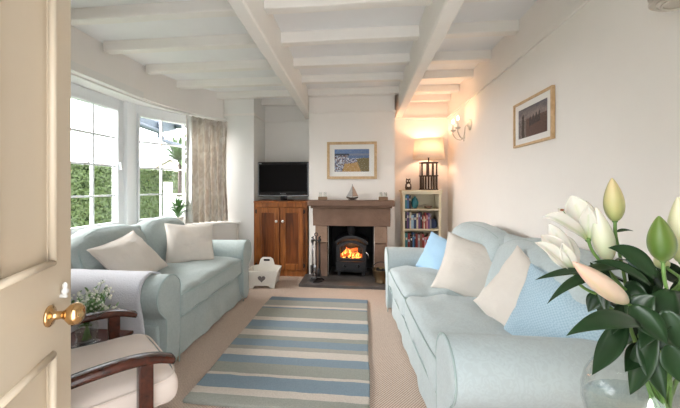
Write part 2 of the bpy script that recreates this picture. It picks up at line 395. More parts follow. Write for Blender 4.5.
b = NB(); prism(b, [(-2.75, 1.2), (-2.29, 1.2), (-2.32, 3.2)]+[(x-.03, y+.02) for x, y in hp[2:]]+[(-1.95, 4.4), (-2.3, 4.4), (-2.75, 3.45)], 2.13, 2.2)
struct('ceiling_bay', b, M['trim'], 'white soffit over the bay window')
b = NB(); ribbon(b, [(-2.37, Y0), (-2.37, 1.25), (-2.63, 1.25)], 0, 2.2, .08)
ribbon(b, [(-2.24, 4.30), (-1.93, 4.34)], .7, 2.2, .06); ribbon(b, [(-2.66, 1.2), (-2.66, 3.36), (-2.24, 4.3)], 0, .72, .04)
struct('wall_bay_end', b, M['wall'], 'cream return wall at the ends of the bay')
# curtain track
b = NB(); tube(b, smooth_path([(-2.37, 1.4, 2.12), (-2.385, 2.6, 2.12), (-2.37, 3.3, 2.12), (-2.27, 3.75, 2.12), (-2.1, 4.02, 2.12), (-1.86, 4.24, 2.12)], 5), .011, 6)
struct('trim_2', b, M['trim'], 'thin white curtain track under the bay header', smooth=True)
# windows
def window(name, label, p0, ang, cols, pitch, frame_w):
    e = sempty(name, label, (p0[0], p0[1], 0), ang)   # local x along window, y outward
    W = cols*pitch; b = NB(); z0, z1 = .725, 2.13
    box(b, -frame_w, 0, -.035, .035, z0, z1); box(b, W, W+frame_w, -.035, .035, z0, z1)
    box(b, 0, W, -.035, .035, z0, .80); box(b, 0, W, -.035, .035, 2.035, z1)
    obj('window_frame', b, M['upvc'], e, bevel=.006)
    b = NB(); box(b, .004, .03, -.045, .028, .80, 2.035); box(b, W-.03, W-.004, -.045, .028, .80, 2.035); box(b, .03, W-.03, -.045, .028, .80, .83); box(b, .03, W-.03, -.045, .028, 2.005, 2.035)
    obj('sash', b, M['upvc'], e, bevel=.004)
    b = NB()
    for i in range(1, cols): box(b, i*pitch-.009, i*pitch+.009, -.016, .016, .83, 2.005)
    for z in (1.11, 1.42, 1.72): box(b, .03, W-.03, -.015, .015, z-.009, z+.009)
    obj('glazing_bar', b, M['upvc'], e)
    b = NB(); box(b, .02, W-.02, -.003, .003, .82, 2.01); obj('pane', b, M['pane'], e)
    b = NB(); box(b, W-.02, W-.008, -.07, -.045, 1.38, 1.46); box(b, W-.026, W-.012, -.085, -.07, 1.38, 1.40)
    obj('window_latch', b, M['upvc'], e, bevel=.002)
    return e
window('window_1', 'white two-pane-wide casement window of the bay beside the left sofa', (-2.63, 2.58), PI/2, 2, .31, .06)
window('window_2', 'nearest white casement window of the bay, hidden by the door', (-2.63, 1.80), PI/2, 2, .31, .06)
ang = math.atan2(.914, .407)
window('window_3', 'white angled bay window beside the curtain', (-2.63+.407*.1, 3.34+.914*.1), ang, 3, .308, .035)
b = NB(); prism(b, [(-2.60, 3.255), (-2.56, 3.27), (-2.565, 3.42), (-2.62, 3.44), (-2.70, 3.40), (-2.68, 3.25)], .725, 2.13)
struct('trim_3', b, M['upvc'], 'white corner post between the two bay windows', bevel=.006)
b = NB(); box(b, -2.67, -2.59, 1.25, 1.745, .725, 2.13); box(b, -2.67, -2.59, 2.475, 2.52, .725, 2.13)
struct('trim_4', b, M['upvc'], 'white mullion panel of the bay window')
b = NB(); box(b, -2.45, -.62, -.02, .13, 0, H); box(b, .26, RW, -.02, .13, 0, H); box(b, -.62, .26, -.02, .13, 2.03, H)
struct('wall_near', b, M['wall'], 'cream wall with the doorway the photograph looks through')
# picture rails
b = NB(); z = 2.19
box(b, RW-.018, RW, Y0, BW, z-.012, z+.018)
struct('trim_5', b, M['wall'], 'picture rail on the right wall', bevel=.004)
b = NB()
box(b, CR, RW-.018, BW-.018, BW, z-.012, z+.018); box(b, -1.505, CL, BW-.018, BW, z-.012, z+.018)
box(b, CL-.0, CR, BF-.012, BF, z-.01, z+.012); box(b, CR, CR+.012, BF, BW, z-.01, z+.012)
box(b, -1.93, -1.493, BF-.014, BF, z-.012, z+.016); box(b, -1.505, -1.493, BF, BW, z-.012, z+.016)
struct('trim_6', b, M['wall'], 'picture rail round the alcoves and pier', bevel=.003)
# baseboards
b = NB(); box(b, RW-.018, RW, Y0, BW, 0, .12); struct('baseboard_right', b, M['trim'], 'white skirting on the right wall', bevel=.004)
b = NB(); box(b, -1.93, -1.506, BF-.016, BF, 0, .12); box(b, CR+.001, RW-.02, BW-.018, BW, 0, .12); struct('baseboard_back', b, M['trim'], 'white skirting at the back of the room', bevel=.004)
# beams: long ones then joists
n_trim = 7
def beam(x0n, x1n, x0f, x1f, z, label):
    global n_trim
    b = NB(); v = []
    N = 14
    def fn(u, w):
        t = w; y = Y0+(BW-Y0)*t; yy = (y-1.6)/3.2
        xa = x0n+(x0f-x0n)*yy; xb = x1n+(x1f-x1n)*yy
        wob = .003*math.sin(y*2.3+x0n*9)
        c = [(xa, H), (xa+.004, z+.012+wob), (xa+.014, z+wob), (xb-.014, z-wob*.5), (xb-.004, z+.012), (xb, H)]
        k = min(5, int(round(u*5))); return Vector((c[k][0]+wob, y, c[k][1]))
    g = surf(b, fn, 5, N); b.faces.new([g[i][0] for i in range(6)]); b.faces.new([g[i][N] for i in range(6)][::-1])
    struct('trim_%d' % n_trim, b, M['beam'], label); n_trim += 1
beam(-.75, -.65, -.885, -.765, 2.215, 'long white ceiling beam on the left')
beam(.43, .54, .43, .54, 2.20, 'long white ceiling beam on the right')
for k, (y, lab) in enumerate([(.5, 'nearest'), (1.05, 'second'), (1.6, 'third'), (2.12, 'fourth'), (2.63, 'fifth'), (3.18, 'sixth'), (3.69, 'seventh'), (4.2, 'eighth'), (4.62, 'last')]):
    b = NB(); bl_ = -.745-.15*(y-1.6)/3.2; segs = [(-2.29 if y < 4.1 else -2.05, bl_+.02), (bl_+.07, .44), (.53, RW)]
    if y > 4.3: segs = [(-1.505, -.85), (.53, RW)]
    random.seed(k+3)
    for (xa, xb) in segs:
        j = random.uniform(-.006, .006); dz = random.uniform(-.004, .004)
        rbox(b, xb-xa, .085, .095, .008, lambda p, u: Vector((p.x, p.y+.002*math.sin(p.x*5+k), p.z+.0015*math.sin(p.x*7+k*2))), 2, 8, Matrix.Translation(((xa+xb)/2, y+.045+j, H-.038+dz)))
    struct('trim_%d' % n_trim, b, M['beam'], lab + ' white cross joist of the ceiling'); n_trim += 1

# ------------------------------------------------------------------ foreground door
DA = math.atan2(-.92, .392)      # from free edge towards the hinge
de = sempty('door_1', 'cream panelled door standing open at the left', (-.865, .875, 0), DA)
# local: x from free edge to hinge, +y = towards the room camera side ( normal (.92,.392) )
b = NB(); DW, DH, T = .76, 2.0, .04
sy = 1
ys = (-T, 0)
b = NB()
box(b, 0, .105, -T, 0, .01, DH); box(b, DW-.105, DW, -T, 0, .01, DH)
for z0, z1 in ((.01, .2), (.755, 1.0), (DH-.13, DH)): box(b, .105, DW-.105, -T, 0, z0, z1)
box(b, .33, .43, -T, 0, .2, .755); box(b, .33, .43, -T, 0, 1.0, DH-.13)
box(b, .1, DW-.1, -T+.012, -.012, .15, DH-.1)
dp = obj('door_leaf', b, M['door'], de)
b = NB()
for x0, x1 in ((.105, .33), (.43, DW-.105)):
    for z0, z1 in ((.2, .755), (1.0, DH-.13)):
        for yy in (.001, -T-.001):
            pts = [(x0, yy, z0), (x1, yy, z0), (x1, yy, z1), (x0, yy, z1)]
            for i in range(4): tube(b, [pts[i], pts[(i+1) % 4]], .010, 8)
            for i in range(4): sphere(b, pts[i], .010, n=5)
obj('panel_moulding', b, M['door'], de, smooth=True)
mt = Matrix.Rotation(-PI/2, 4, 'X')
kz = .864
kb = NB(); lathe(kb, [(0, 0), (.027, 0), (.028, .004), (.024, .008), (.014, .011), (.011, .016), (.010, .03), (.014, .036), (.018, .04), (.0275, .05), (.029, .06), (.026, .07), (.016, .078), (0, .08)], 28, mtx=Matrix.Translation((.122, 0, kz)) @ mt)
ko = obj('door_knob', kb, M['brass'], de, smooth=True); ko['label'] = 'polished brass knob'
b = NB(); lathe(b, [(0, 0), (.006, 0), (.0065, .004), (.004, .009), (.008, .014), (.009, .02), (.005, .026), (.006, .031), (.0065, .036), (.003, .042), (0, .044)], 16, c=(.062, .011, kz+.028))
box(b, .056, .068, -.002, .012, kz+.03, kz+.038)
o = obj('thumb_turn', b, M['white'], de, smooth=True); o['label'] = 'small white thumb turn'

# ------------------------------------------------------------------ sofas
def cushion_fn(crown, sag=0, seed=0, amp=.004, sq=.9):
    def fn(p, u):
        q = p.copy(); k = max(0, 1-u.x**2)*max(0, 1-u.y**2)
        if q.z > 0: q.z += crown*k**.5
        q.z -= sag*max(0, -u.y)**2*.5
        n = noise.noise(Vector((p.x*7+seed, p.y*7, p.z*5)))
        q.z += amp*n*2; q.y += amp*n
        return q
    return fn
def sofa(name, label, L, D, matl, nseat, seat_h, arm_h, loc, rz, back_h, seed, splay=0):
    s = thing(name, label, 'sofa', loc, rz)
    aw = .26; fy = -D/2
    # base with loose valance
    b = NB()
    def bf(p, u):
        q = p.copy(); t = (1-u.z)/2
        w = .006*math.sin(p.x*23+seed)+.006*math.sin(p.x*11+p.y*17)
        q.y += (-.022*t+w*t)*(1 if u.y < 0 else -1) if abs(u.y) > .8 else 0
        return q
    rbox(b, L-.16, D-.10, .31, .02, bf, 3, 26, Matrix.Translation((0, .01, .165)))
    obj('base', b, matl, s, smooth=True)
    # valance flap at the front with piping line
    b = NB(); tube(b, smooth_path([(-L/2+aw-.01, fy+.05, .19), (-L/2+aw+.06, fy+.056, .300), (0, fy+.056, .292), (L/2-aw-.06, fy+.056, .300), (L/2-aw+.01, fy+.05, .19)], 8), .004, 6)
    obj('piping', b, M['pipe'], s, smooth=True)
    # arms
    for sd in (-1, 1):
        xi = L/2-aw; r = .132; zc = arm_h-r; xc = L/2-r
        prof = [(xi+.015, .012), (xi+.008, .2), (xi+.004, zc-.06)]
        for i in range(0, 15): a = R(10)+i*R(16); prof.append((xc-r*math.cos(a), zc+r*math.sin(a)*1.0))
        # a goes from inner side (10deg) round over the top to the outer underside (234deg)
        prof += [(xc+.036, zc-.145), (xc+.030, zc-.18), (xc+.030, .22), (xc+.045, .10), (xc+.055, .012)]
        cx_, cz_ = xc-.01, zc-.05
        def arm_pt(u, v):
            i = int(round(u*(len(prof)-1))) if u < 1 else len(prof)-1
            return prof[i]
        rings = []
        b = NB(); secs = [(fy, .90), (fy+.004, .955), (fy+.016, .99), (fy+.03, 1), (fy+.2, 1.0), (fy+.45, 1.0), (D/2-.2, 1.0), (D/2-.10, 1.0), (D/2-.05, .97), (D/2-.03, .9)]
        for y, sc in secs:
            ring = []
            for k, (x, z) in enumerate(prof):
                zz = cz_+(z-cz_)*sc if z > cz_ else z
                n = noise.noise(Vector((x*6+seed, y*6, z*6)))*.006
                dz = -.02*max(0, (y-fy)/D) if z > .3 else 0
                xx = cx_+(x-cx_)*sc
                ring.append(b.verts.new((sd*(xx+n), y, zz+n+dz)))
            rings.append(ring)
        for a_, c_ in zip(rings, rings[1:]):
            for k in range(len(prof)):
                b.faces.new([a_[k], a_[(k+1) % len(prof)], c_[(k+1) % len(prof)], c_[k]])
        b.faces.new(rings[0]); b.faces.new(rings[-1][::-1])
        am = obj('arm', b, matl, s, smooth=True, sub=1)
        b = NB(); tube(b, [(sd*(cx_+(x-cx_)*.975), fy+.006, (cz_+(z-cz_)*.975) if z > cz_ else z) for x, z in prof[:-1]], .0045, 6)
        obj('piping', b, M['pipe'], am, smooth=True)
    # back frame
    b = NB(); LB = L-.20
    def bk(p, u):
        q = p.copy(); t = (u.z+1)/2
        q.z += (.05*math.cos(u.x*PI*.5))*t-.16*t*max(0, abs(u.x)-.75)/.25
        q.y += .0
        return q
    rbox(b, LB, .16, back_h-.1, .06, bk, 4, 14, Matrix.Translation((0, D/2-.085, (back_h-.1)/2+.03)))
    obj('back', b, matl, s, smooth=True)
    W = L-2*aw
    # seat cushions
    cw = W/nseat
    for i in range(nseat):
        xo = -W/2+cw*(i+.5); h = .18
        b = NB(); rbox(b, cw-.006, D-.25, h, .045, cushion_fn(.05, .012, seed+i*3, .011), 4, 12, Matrix.Translation((xo, fy+(D-.25)/2+.005, seat_h-h/2-.02)))
        c = obj('seat_cushion', b, matl, s, smooth=True)
        b = NB(); y1 = fy+.003; x0, x1 = xo-cw/2+.012, xo+cw/2-.012; zt = seat_h-.02-.018
        for zz in (zt, zt-h+.035):
            tube(b, smooth_path([(x0-.002, y1+.25, zz+.01), (x0+.0, y1+.04, zz), (x0+.035, y1+.008, zz), ((x0+x1)/2, y1+.004, zz-.004), (x1-.035, y1+.008, zz), (x1, y1+.04, zz), (x1+.002, y1+.25, zz+.01)], 6), .0045, 6)
        obj('piping', b, M['pipe'], c, smooth=True)
    # back cushions, camel topped
    W2 = L-.34; cw = W2/2
    for i in range(2):
        xo = -W2/2+cw*(i+.5); hh = back_h-seat_h+.05
        def bc(p, u, i=i):
            q = p.copy(); t = (u.z+1)/2
            q.z -= .085*t*(abs(u.x)**3.0)
            bul = max(0, 1-u.x**2)*max(0, 1-u.z**2)
            q.y += (-.05 if u.y < 0 else .01)*bul**.6
            q.x *= 1-.03*t
            n = noise.noise(Vector((p.x*6+seed+i*5, p.y*6, p.z*6))); q.y += n*.01; q.z += n*.006
            q.y += .12*t-.03
            return q
        b = NB(); rbox(b, cw+.02, .18, hh, .07, bc, 5, 12, Matrix.Translation((xo, D/2-.215, seat_h-.03+hh/2)))
        c = obj('back_cushion', b, matl, s, smooth=True)
        pts = []; a_, h_ = (cw+.02)/2, hh/2
        loop = [(-a_+.004, -h_*.2), (-a_+.004, h_-.09), (-a_+.025, h_-.035), (-a_+.07, h_-.012)]+[((-a_+.07)+(2*a_-.14)*k/14, h_-.012) for k in range(1, 14)]+[(a_-.07, h_-.012), (a_-.025, h_-.035), (a_-.004, h_-.09), (a_-.004, -h_*.2)]
        for x_, z_ in loop:
            q = bc(Vector((x_, -.052, z_)), Vector((x_/a_, -.58, z_/h_))); pts.append(q+Vector((xo, D/2-.215, seat_h-.03+hh/2)))
        b = NB(); tube(b, pts, .0045, 6); obj('piping', b, M['pipe'], c, smooth=True)
    return s
# left sofa faces +X, right sofa faces -X
LSL = 1.66
sofa('sofa', 'pale grey-green two-seat sofa under the bay window', LSL, .90, M['sofa'], 1, .49, .635, (-1.70, 1.85+LSL/2, 0), PI/2, .88, 2)
sofa('sofa', 'pale blue two-seat sofa along the right wall, nearest the lilies', 2.18, .86, M['sofa2'], 2, .465, .61, (.69, 2.32, 0), R(-86.8), .88, 9)

# ------------------------------------------------------------------ scatter cushions
def pillow(label, matl, w, h, t, centre, facing, tilt, roll, seed=0, group='scatter cushions'):
    """facing = heading (radians) of the front normal, tilt back, roll in plane"""
    s = thing('scatter_cushion', label, 'cushion', centre, 0, group)
    s.rotation_euler = (Matrix.Rotation(facing+PI/2, 3, 'Z') @ Matrix.Rotation(-tilt, 3, 'X') @ Matrix.Rotation(roll, 3, 'Y')).to_euler()
    b = NB(); n = 18
    def edge(u, v):
        x = w/2*u*(1-.09*(1-v*v)); z = h/2*v*(1-.09*(1-u*u)); return x, z
    for sd in (-1, 1):
        def fn(a, c):
            u = -math.cos(a*PI); v = -math.cos(c*PI); x, z = edge(u, v)
            k = max(0, (1-u*u)*(1-v*v))**.42
            y = sd*t/2*k*(1+.18*noise.noise(Vector((u*2+seed, v*2, sd*3))))+.012*noise.noise(Vector((u*3+seed*2, v*3, 0)))
            z2 = z-.015*k
            return Vector((x, y, z2))
        surf(b, fn, n, n)
    bmesh.ops.remove_doubles(b, verts=b.verts, dist=1e-4)
    obj('cover', b, matl, s, smooth=True)
    b = NB(); pts = []
    for k in range(4):
        for j in range(14):
            q = -1+2*j/14
            u, v = [(q, -1), (1, q), (-q, 1), (-1, -q)][k]; x, z = edge(u, v)
            y = .012*noise.noise(Vector((u*3+seed*2, v*3, 0)))
            pts.append((x, y, z))
    tube(b, pts, .0032, 6, closed=True); obj('seam', b, matl, s, smooth=True)
    return s
pillow('cream cushion lying tilted against the sofa back, nearer the door', M['cream'], .43, .40, .15, (-1.74, 2.26, .665), R(-12), R(42), R(-14), 1)
pillow('cream cushion standing upright on the left sofa, nearer the curtain', M['cream'], .45, .39, .15, (-1.64, 2.92, .665), R(-42), R(20), R(5), 2)
pillow('blue cushion mostly hidden at the fireplace end of the right sofa', M['blue'], .36, .36, .12, (.665, 3.02, .575), R(225), R(21), R(14), 3)
pillow('cream cushion in front of a blue one on the right sofa', M['cream'], .52, .43, .15, (.79, 2.40, .60), R(256), R(21), R(16), 4)
pillow('cream cushion leaning on the waffle cushion, nearest cream one to the lilies', M['cream'], .46, .42, .14, (.81, 1.78, .60), R(206), R(21), R(26), 5)
pillow('pale blue waffle cushion beside the near arm of the right sofa', M['waffle'], .44, .38, .17, (.87, 1.555, .60), R(212), R(21), R(10), 6)

# ------------------------------------------------------------------ throw over left sofa arm
b = NB(); yn = 1.85; zc = .635-.122; r = .128
def thr(u, v):
    # v: 0..1 path from floor side up over the arm to seat ; u: along x
    x = -2.02+.66*u
    L1 = .36; arc = PI*r; L2 = .02; tot = L1+arc+L2; s = v*tot
    yc = yn+.122
    if s < L1: y, z = yc-r-.006, zc-(L1-s); y += -.012*math.sin(u*16+1)*(1-s/L1)
    elif s < L1+arc:
        a = (s-L1)/r; y, z = yc-r*math.cos(a), zc+r*math.sin(a)
    else: y, z = yc+r, zc-(s-L1-arc)
    x += (.05*(v-.3)*(-1 if u > .5 else 1))*0+.07*(1-min(1, s/L1))*(u-.6)
    w = noise.noise(Vector((x*6, s*5, 3)))*.006
    return Vector((x+.012*math.sin(s*9), y-abs(w) if s < L1 else y+w*.3, z+abs(w)-.0+(.014*0)))
surf(b, thr, 30, 34)
t = obj('throw_blanket', b, M['throw'], None, smooth=True, solid=.014, fix=False)
tag(t, 'white-grey woven throw draped over the near arm of the left sofa', 'throw')

# ------------------------------------------------------------------ rug
b = NB()
rbox(b, 1.03, RUG1-RUG0, .022, .008, lambda p, u: Vector((p.x+.004*math.sin(p.y*9), p.y+.006*math.sin(p.x*7), p.z)), 2, 12, Matrix.Translation((-.487, (RUG0+RUG1)/2, .0115)))
tag(obj('striped_rug', b, M['rug'], None), 'blue, grey and cream striped wool rug between the sofas', 'rug')

# ------------------------------------------------------------------ fireplace
sr = thing('stone_fireplace', 'brown gritstone fireplace surround with a plain mantel shelf', 'fireplace', (0, 0, 0))
b = NB()
def stone_box(b, x0, x1, y0, y1, z0, z1, r=.008, sd=0):
    rbox(b, x1-x0, y1-y0, z1-z0, r, lambda p, u: p+Vector((1, 1, 1))*.004*noise.noise(p*9+Vector((sd, 0, 0))), 2, 6, Matrix.Translation(((x0+x1)/2, (y0+y1)/2, (z0+z1)/2)))
stone_box(b, -.735, .375, 4.13, BF, .955, 1.03, .008, 3); stone_box(b, -.70, .345, 4.165, BF, .925, .957, .01, 4)
obj('mantel_shelf', b, M['stone'], sr, smooth=False)
b = NB(); stone_box(b, -.675, .325, 4.195, BF, .695, .925, .006, 5); obj('lintel', b, M['stone'], sr)
for x0, x1 in ((-.645, -.485), (.125, .285)):
    b = NB(); stone_box(b, x0, x1, 4.21, BF, .475, .697, .006, x0); obj('pillar', b, M['stone2'], sr)
    b = NB(); stone_box(b, x0, x1, 4.21, BF, .035, .47, .006, x0+2); obj('pillar', b, M['stone'], sr)
b = NB(); x0, x1 = OL, OR
box(b, x0, x0+.005, BF, 4.76, .03, OT); box(b, x1-.005, x1, BF, 4.76, .03, OT); box(b, x0, x1, 4.75, 4.76, .03, OT); box(b, x0, x1, BF, 4.76, OT-.005, OT); 
obj('firebox_lining', b, M['soot'], sr)
b = NB(); stone_box(b, -.79, .44, 3.83, 4.755, .0, .035, .006, 8)
# keep slab notch simple: it runs under the pillars and into the opening
tag(obj('hearth_slab', b, M['slate'], None), 'dark slate hearth slab in front of the fireplace', 'hearth')
# stove
sx, syf = -.175, 4.27
st = thing('wood_stove', 'black cast iron stove with arched glass door and lit fire', 'stove', (sx, syf, .035))
def arch(w, h, rise, n=14, x0=0):
    pts = [(-w/2, 0), (w/2, 0)]
    for i in range(n+1):
        a = i/n; x = w/2-w*a; pts.append((x, h+rise*math.sin(a*PI)**.8))
    return pts
b = NB()
body = [(x, z+.07) for x, z in arch(.40, .36, .075)]
# hollow body: side/top shell
N = len(body); ins = [(x*.93, .09+(z-.07)*.93) for x, z in body]
A = [b.verts.new((x, 0, z)) for x, z in body]; Bk = [b.verts.new((x, .34, z)) for x, z in body]
A2 = [b.verts.new((x, .0, z)) for x, z in ins]; B2 = [b.verts.new((x, .33, z)) for x, z in ins]
for i in range(N):
    j = (i+1) % N
    b.faces.new([A[i], A[j], Bk[j], Bk[i]]); b.faces.new([A2[i], A2[j], B2[j], B2[i]]); b.faces.new([A[i], A[j], A2[j], A2[i]])
b.faces.new(Bk); b.faces.new(B2)
obj('stove_body', b, M['iron'], st)
b = NB(); prism(b, [(x*1.08, z*1.0+.07+.01) for x, z in arch(.40, .365, .085)][2:]+[(x*1.08, z+.06) for x, z in arch(.40, .355, .08)][2:][::-1], -.03, .36, axis='y')
obj('stove_top', b, M['iron'], st)
# front frame with arched opening
def frame_with_hole(b, outer, hole, y0, y1):
    n = len(outer)
    for y, flip in ((y0, 0), (y1, 1)):
        pass
    O = [[b.verts.new((x, y, z)) for x, z in outer] for y in (y0, y1)]
    Hh = [[b.verts.new((x, y, z)) for x, z in hole] for y in (y0, y1)]
    for i in range(n):
        j = (i+1) % n
        for k in (0, 1): b.faces.new([O[k][i], O[k][j], Hh[k][j], Hh[k][i]])
        b.faces.new([O[0][i], O[0][j], O[1][j], O[1][i]]); b.faces.new([Hh[0][i], Hh[0][j], Hh[1][j], Hh[1][i]])
b = NB(); frame_with_hole(b, [(x, z+.20) for x, z in arch(.37, .20, .07)], [(x-.0, z+.235) for x, z in arch(.285, .135, .055)], -.035, 0)
fd = obj('stove_door', b, M['iron'], st, bevel=.004)
b = NB(); prism(b, [(x, z+.23) for x, z in arch(.30, .145, .055)], -.016, -.012, axis='y'); obj('stove_glass', b, M['pane'], fd)
b = NB(); tube(b, [(.19, -.05, .33), (.215, -.06, .30), (.225, -.06, .25)], .008, 8); obj('stove_handle', b, M['steel'], fd, smooth=True)
b = NB(); box(b, -.185, .185, -.03, 0, .075, .19); box(b, -.16, .16, -.036, -.03, .09, .175); dr = obj('ash_door', b, M['iron'], st, bevel=.004)
for x in (-.09, .09):
    b = NB(); lathe(b, [(0, 0), (.02, 0), (.02, .008), (.01, .012), (.012, .02), (0, .024)], 14, mtx=Matrix.Translation((x, -.036, .135)) @ Matrix.Rotation(PI/2, 4, 'X')); obj('vent_knob', b, M['iron'], dr, smooth=True)
for x in (-.16, .16):
    for y in (.02, .30):
        b = NB(); box(b, x-.02, x+.02, y-.02, y+.02, 0, .075); obj('leg', b, M['iron'], st, bevel=.004)
b = NB(); lathe(b, [(.085, .47), (.085, .50), (.06, .51), (.058, .664)], 20, c=(0, .15, 0)); obj('flue_pipe', b, M['iron'], st, smooth=True)
b = NB(); box(b, -.22, .22, -.06, -.03, .065, .075); obj('stove_lip', b, M['iron'], st, bevel=.003)
# fire
fr = thing('log_fire', 'orange flames over glowing logs behind the stove glass', 'fire', (sx, syf, .035))
b = NB()
for (x, y, z, an) in ((-.06, .08, .255, .2), (.07, .10, .25, -.3), (0, .14, .30, .5)):
    c, s_ = math.cos(an), math.sin(an)
    tube(b, [(x-.09*c, y, z-.02*s_), (x+.09*c, y+.03, z+.04*s_)], .025, 9)
obj('log', b, M['ember'], fr)
random.seed(5)
b = NB()
for k in range(26):
    x = random.uniform(-.12, .12); y = random.uniform(.05, .14); h = random.uniform(.02, .055)
    sphere(b, Vector((x, y, .225+random.uniform(0, .01))), random.uniform(.005, .010), n=4)
obj('embers', b, M['fire'], fr)
for k in range(9):
    x = -.115+.025*k+random.uniform(-.01, .01); h = random.uniform(.05, .11)*(1.2 if k < 5 else .7); bw = random.uniform(.007, .013); y = random.uniform(.06, .1)
    b = NB(); ph = random.uniform(0, 6)
    pts = [Vector((x+.02*math.sin(ph+i*.9)*i/8, y+.008*math.sin(i+ph), .24+h*i/8)) for i in range(9)]
    tube(b, pts, lambda t, bw=bw: bw*(math.sin(min(1, t*1.3+.35)*PI*.5)*(1-t)**.8+.02), 8, flat=.5)
    obj('flame', b, M['fire'], fr, smooth=True)
# fire tools
ft = thing('fireside_tool_set', 'black iron companion set of fire tools on the hearth', 'fire tools', (-.60, 3.99, .036))
b = NB(); lathe(b, [(0, 0), (.085, 0), (.08, .012), (.03, .02), (.01, .03), (0, .03)], 20); tube(b, [(0, 0, .02), (0, 0, .56)], .008, 8)
tube(b, [(0, 0, .52)]+[(.02*math.cos(a), 0, .575+.02*math.sin(a)) for a in [R(-90+30*i) for i in range(13)]], .005, 6)
for k in range(4):
    a = R(45+90*k); tube(b, [(0, 0, .50), (.055*math.cos(a), .055*math.sin(a), .505)], .005, 6)
for k in range(3):
    a = R(20+120*k); tube(b, [(0, 0, .03), (.07*math.cos(a), .07*math.sin(a), .03), (.10*math.cos(a), .10*math.sin(a), .004)], .008, 6)
obj('stand', b, M['iron'], ft)
for k, nm in enumerate(('poker', 'shovel', 'tongs', 'brush')):
    a = R(45+90*k); x, y = .06*math.cos(a), .06*math.sin(a)
    b = NB(); tube(b, [(x, y, .12), (x, y, .49)], .006, 6); sphere(b, Vector((x, y, .50)), .017, 1, 1, 1.5, 6); sphere(b, Vector((x, y, .54)), .011, n=5)
    if nm == 'shovel': rbox(b, .07, .012, .11, .005, None, 2, 3, Matrix.Translation((x, y, .13)))
    elif nm == 'brush': lathe(b, [(.0, 0), (.026, 0), (.022, .08), (.008, .10), (0, .10)], 12, c=(x, y, .07))
    elif nm == 'tongs': tube(b, [(x-.015, y, .07), (x, y, .2)], .004, 6); tube(b, [(x+.015, y, .07), (x, y, .2)], .004, 6)
    else: tube(b, [(x, y, .12), (x, y, .08), (x+.02, y, .06)], .006, 6)
    obj(nm, b, M['iron'] if nm != 'shovel' else M['steel'], ft, smooth=True)
# coal bucket
cb = thing('coal_scuttle', 'dark brass coal scuttle beside the right fireplace pillar', 'scuttle', (.20, 4.02, .037))
b = NB(); lathe(b, [(0, 0), (.075, 0), (.08, .01), (.07, .02), (.10, .09), (.105, .15), (.115, .16), (.11, .162), (.098, .15), (.09, .09), (.06, .03), (0, .028)], 26); obj('bowl', b, M['agedbrass'], cb, smooth=True)
b = NB(); tube(b, [(.11*math.cos(a), .0-.08*math.sin(a)*.2, .15+.10*math.sin(a)) for a in [PI*i/14 for i in range(15)]], .005, 6); obj('handle', b, M['iron'], cb, smooth=True)
b = NB(); random.seed(2)
for k in range(16): a = random.uniform(0, 6.3); q = random.uniform(0, .065); sphere(b, Vector((q*math.cos(a), q*math.sin(a), .12+random.uniform(0, .03))), .024, 1, .8, .8, 3)
o = obj('coal', b, M['soot'], cb); o['kind'] = 'stuff'

# ------------------------------------------------------------------ pine cupboard
cx0, cx1, cf = -1.50, -.765, 4.30
cp = thing('pine_cupboard', 'honey pine two-door cupboard built into the left alcove', 'cupboard', ((cx0+cx1)/2, cf, 0))
w = (cx1-cx0)/2
b = NB(); box(b, -w, -w+.02, 0, .48, 0, .985); box(b, w-.02, w, 0, .48, 0, .985); box(b, -w+.02, w-.02, .46, .48, 0, .985); box(b, -w+.02, w-.02, 0, .46, 0, .06)
box(b, -w, w, -.012, 0, 0, .085); box(b, -w, w, -.01, .0, .93, .985); box(b, -w, -w+.05, -.01, 0, .085, .93); box(b, w-.05, w, -.01, 0, .085, .93); box(b, -.022, .022, -.01, 0, .085, .93)
obj('carcass', b, M['pine'], cp)
b = NB(); rbox(b, 2*w+.004, .515, .025, .008, None, 2, 3, Matrix.Translation((0, .2375-.007, .9975))); obj('cupboard_top', b, M['pine'], cp)
for s_ in (-1, 1):
    x0, x1 = sorted((s_*.012, s_*(w-.045))); b = NB()
    y0, y1 = -.036, -.011
    box(b, x0, x0+.065, y0, y1, .09, .925); box(b, x1-.065, x1, y0, y1, .09, .925); box(b, x0+.065, x1-.065, y0, y1, .09, .165); box(b, x0+.065, x1-.065, y0, y1, .855, .925)
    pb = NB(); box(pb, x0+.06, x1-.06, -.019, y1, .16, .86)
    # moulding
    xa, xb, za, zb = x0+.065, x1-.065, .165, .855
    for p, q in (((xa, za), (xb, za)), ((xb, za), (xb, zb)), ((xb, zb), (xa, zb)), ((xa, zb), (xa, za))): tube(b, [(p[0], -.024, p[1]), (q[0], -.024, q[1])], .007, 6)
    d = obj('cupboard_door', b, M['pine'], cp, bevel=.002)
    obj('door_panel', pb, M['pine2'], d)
    b = NB(); kx = s_*.045
    lathe(b, [(0, 0), (.008, 0), (.008, .012), (.018, .02), (.019, .028), (.012, .036), (0, .038)], 18, mtx=Matrix.Translation((kx, -.03, .74)) @ Matrix.Rotation(PI/2, 4, 'X'))
    o = obj('knob', b, M['white'], d, smooth=True); o['label'] = 'round white knob'
    for z in (.87, .15):
        b = NB(); hx = s_*(w-.045); tube(b, [(hx, -.034, z-.03), (hx, -.034, z+.03)], .005, 6); box(b, hx-.018, hx+.018, -.033, -.03, z-.022, z+.022); obj('hinge', b, M['iron'], d)

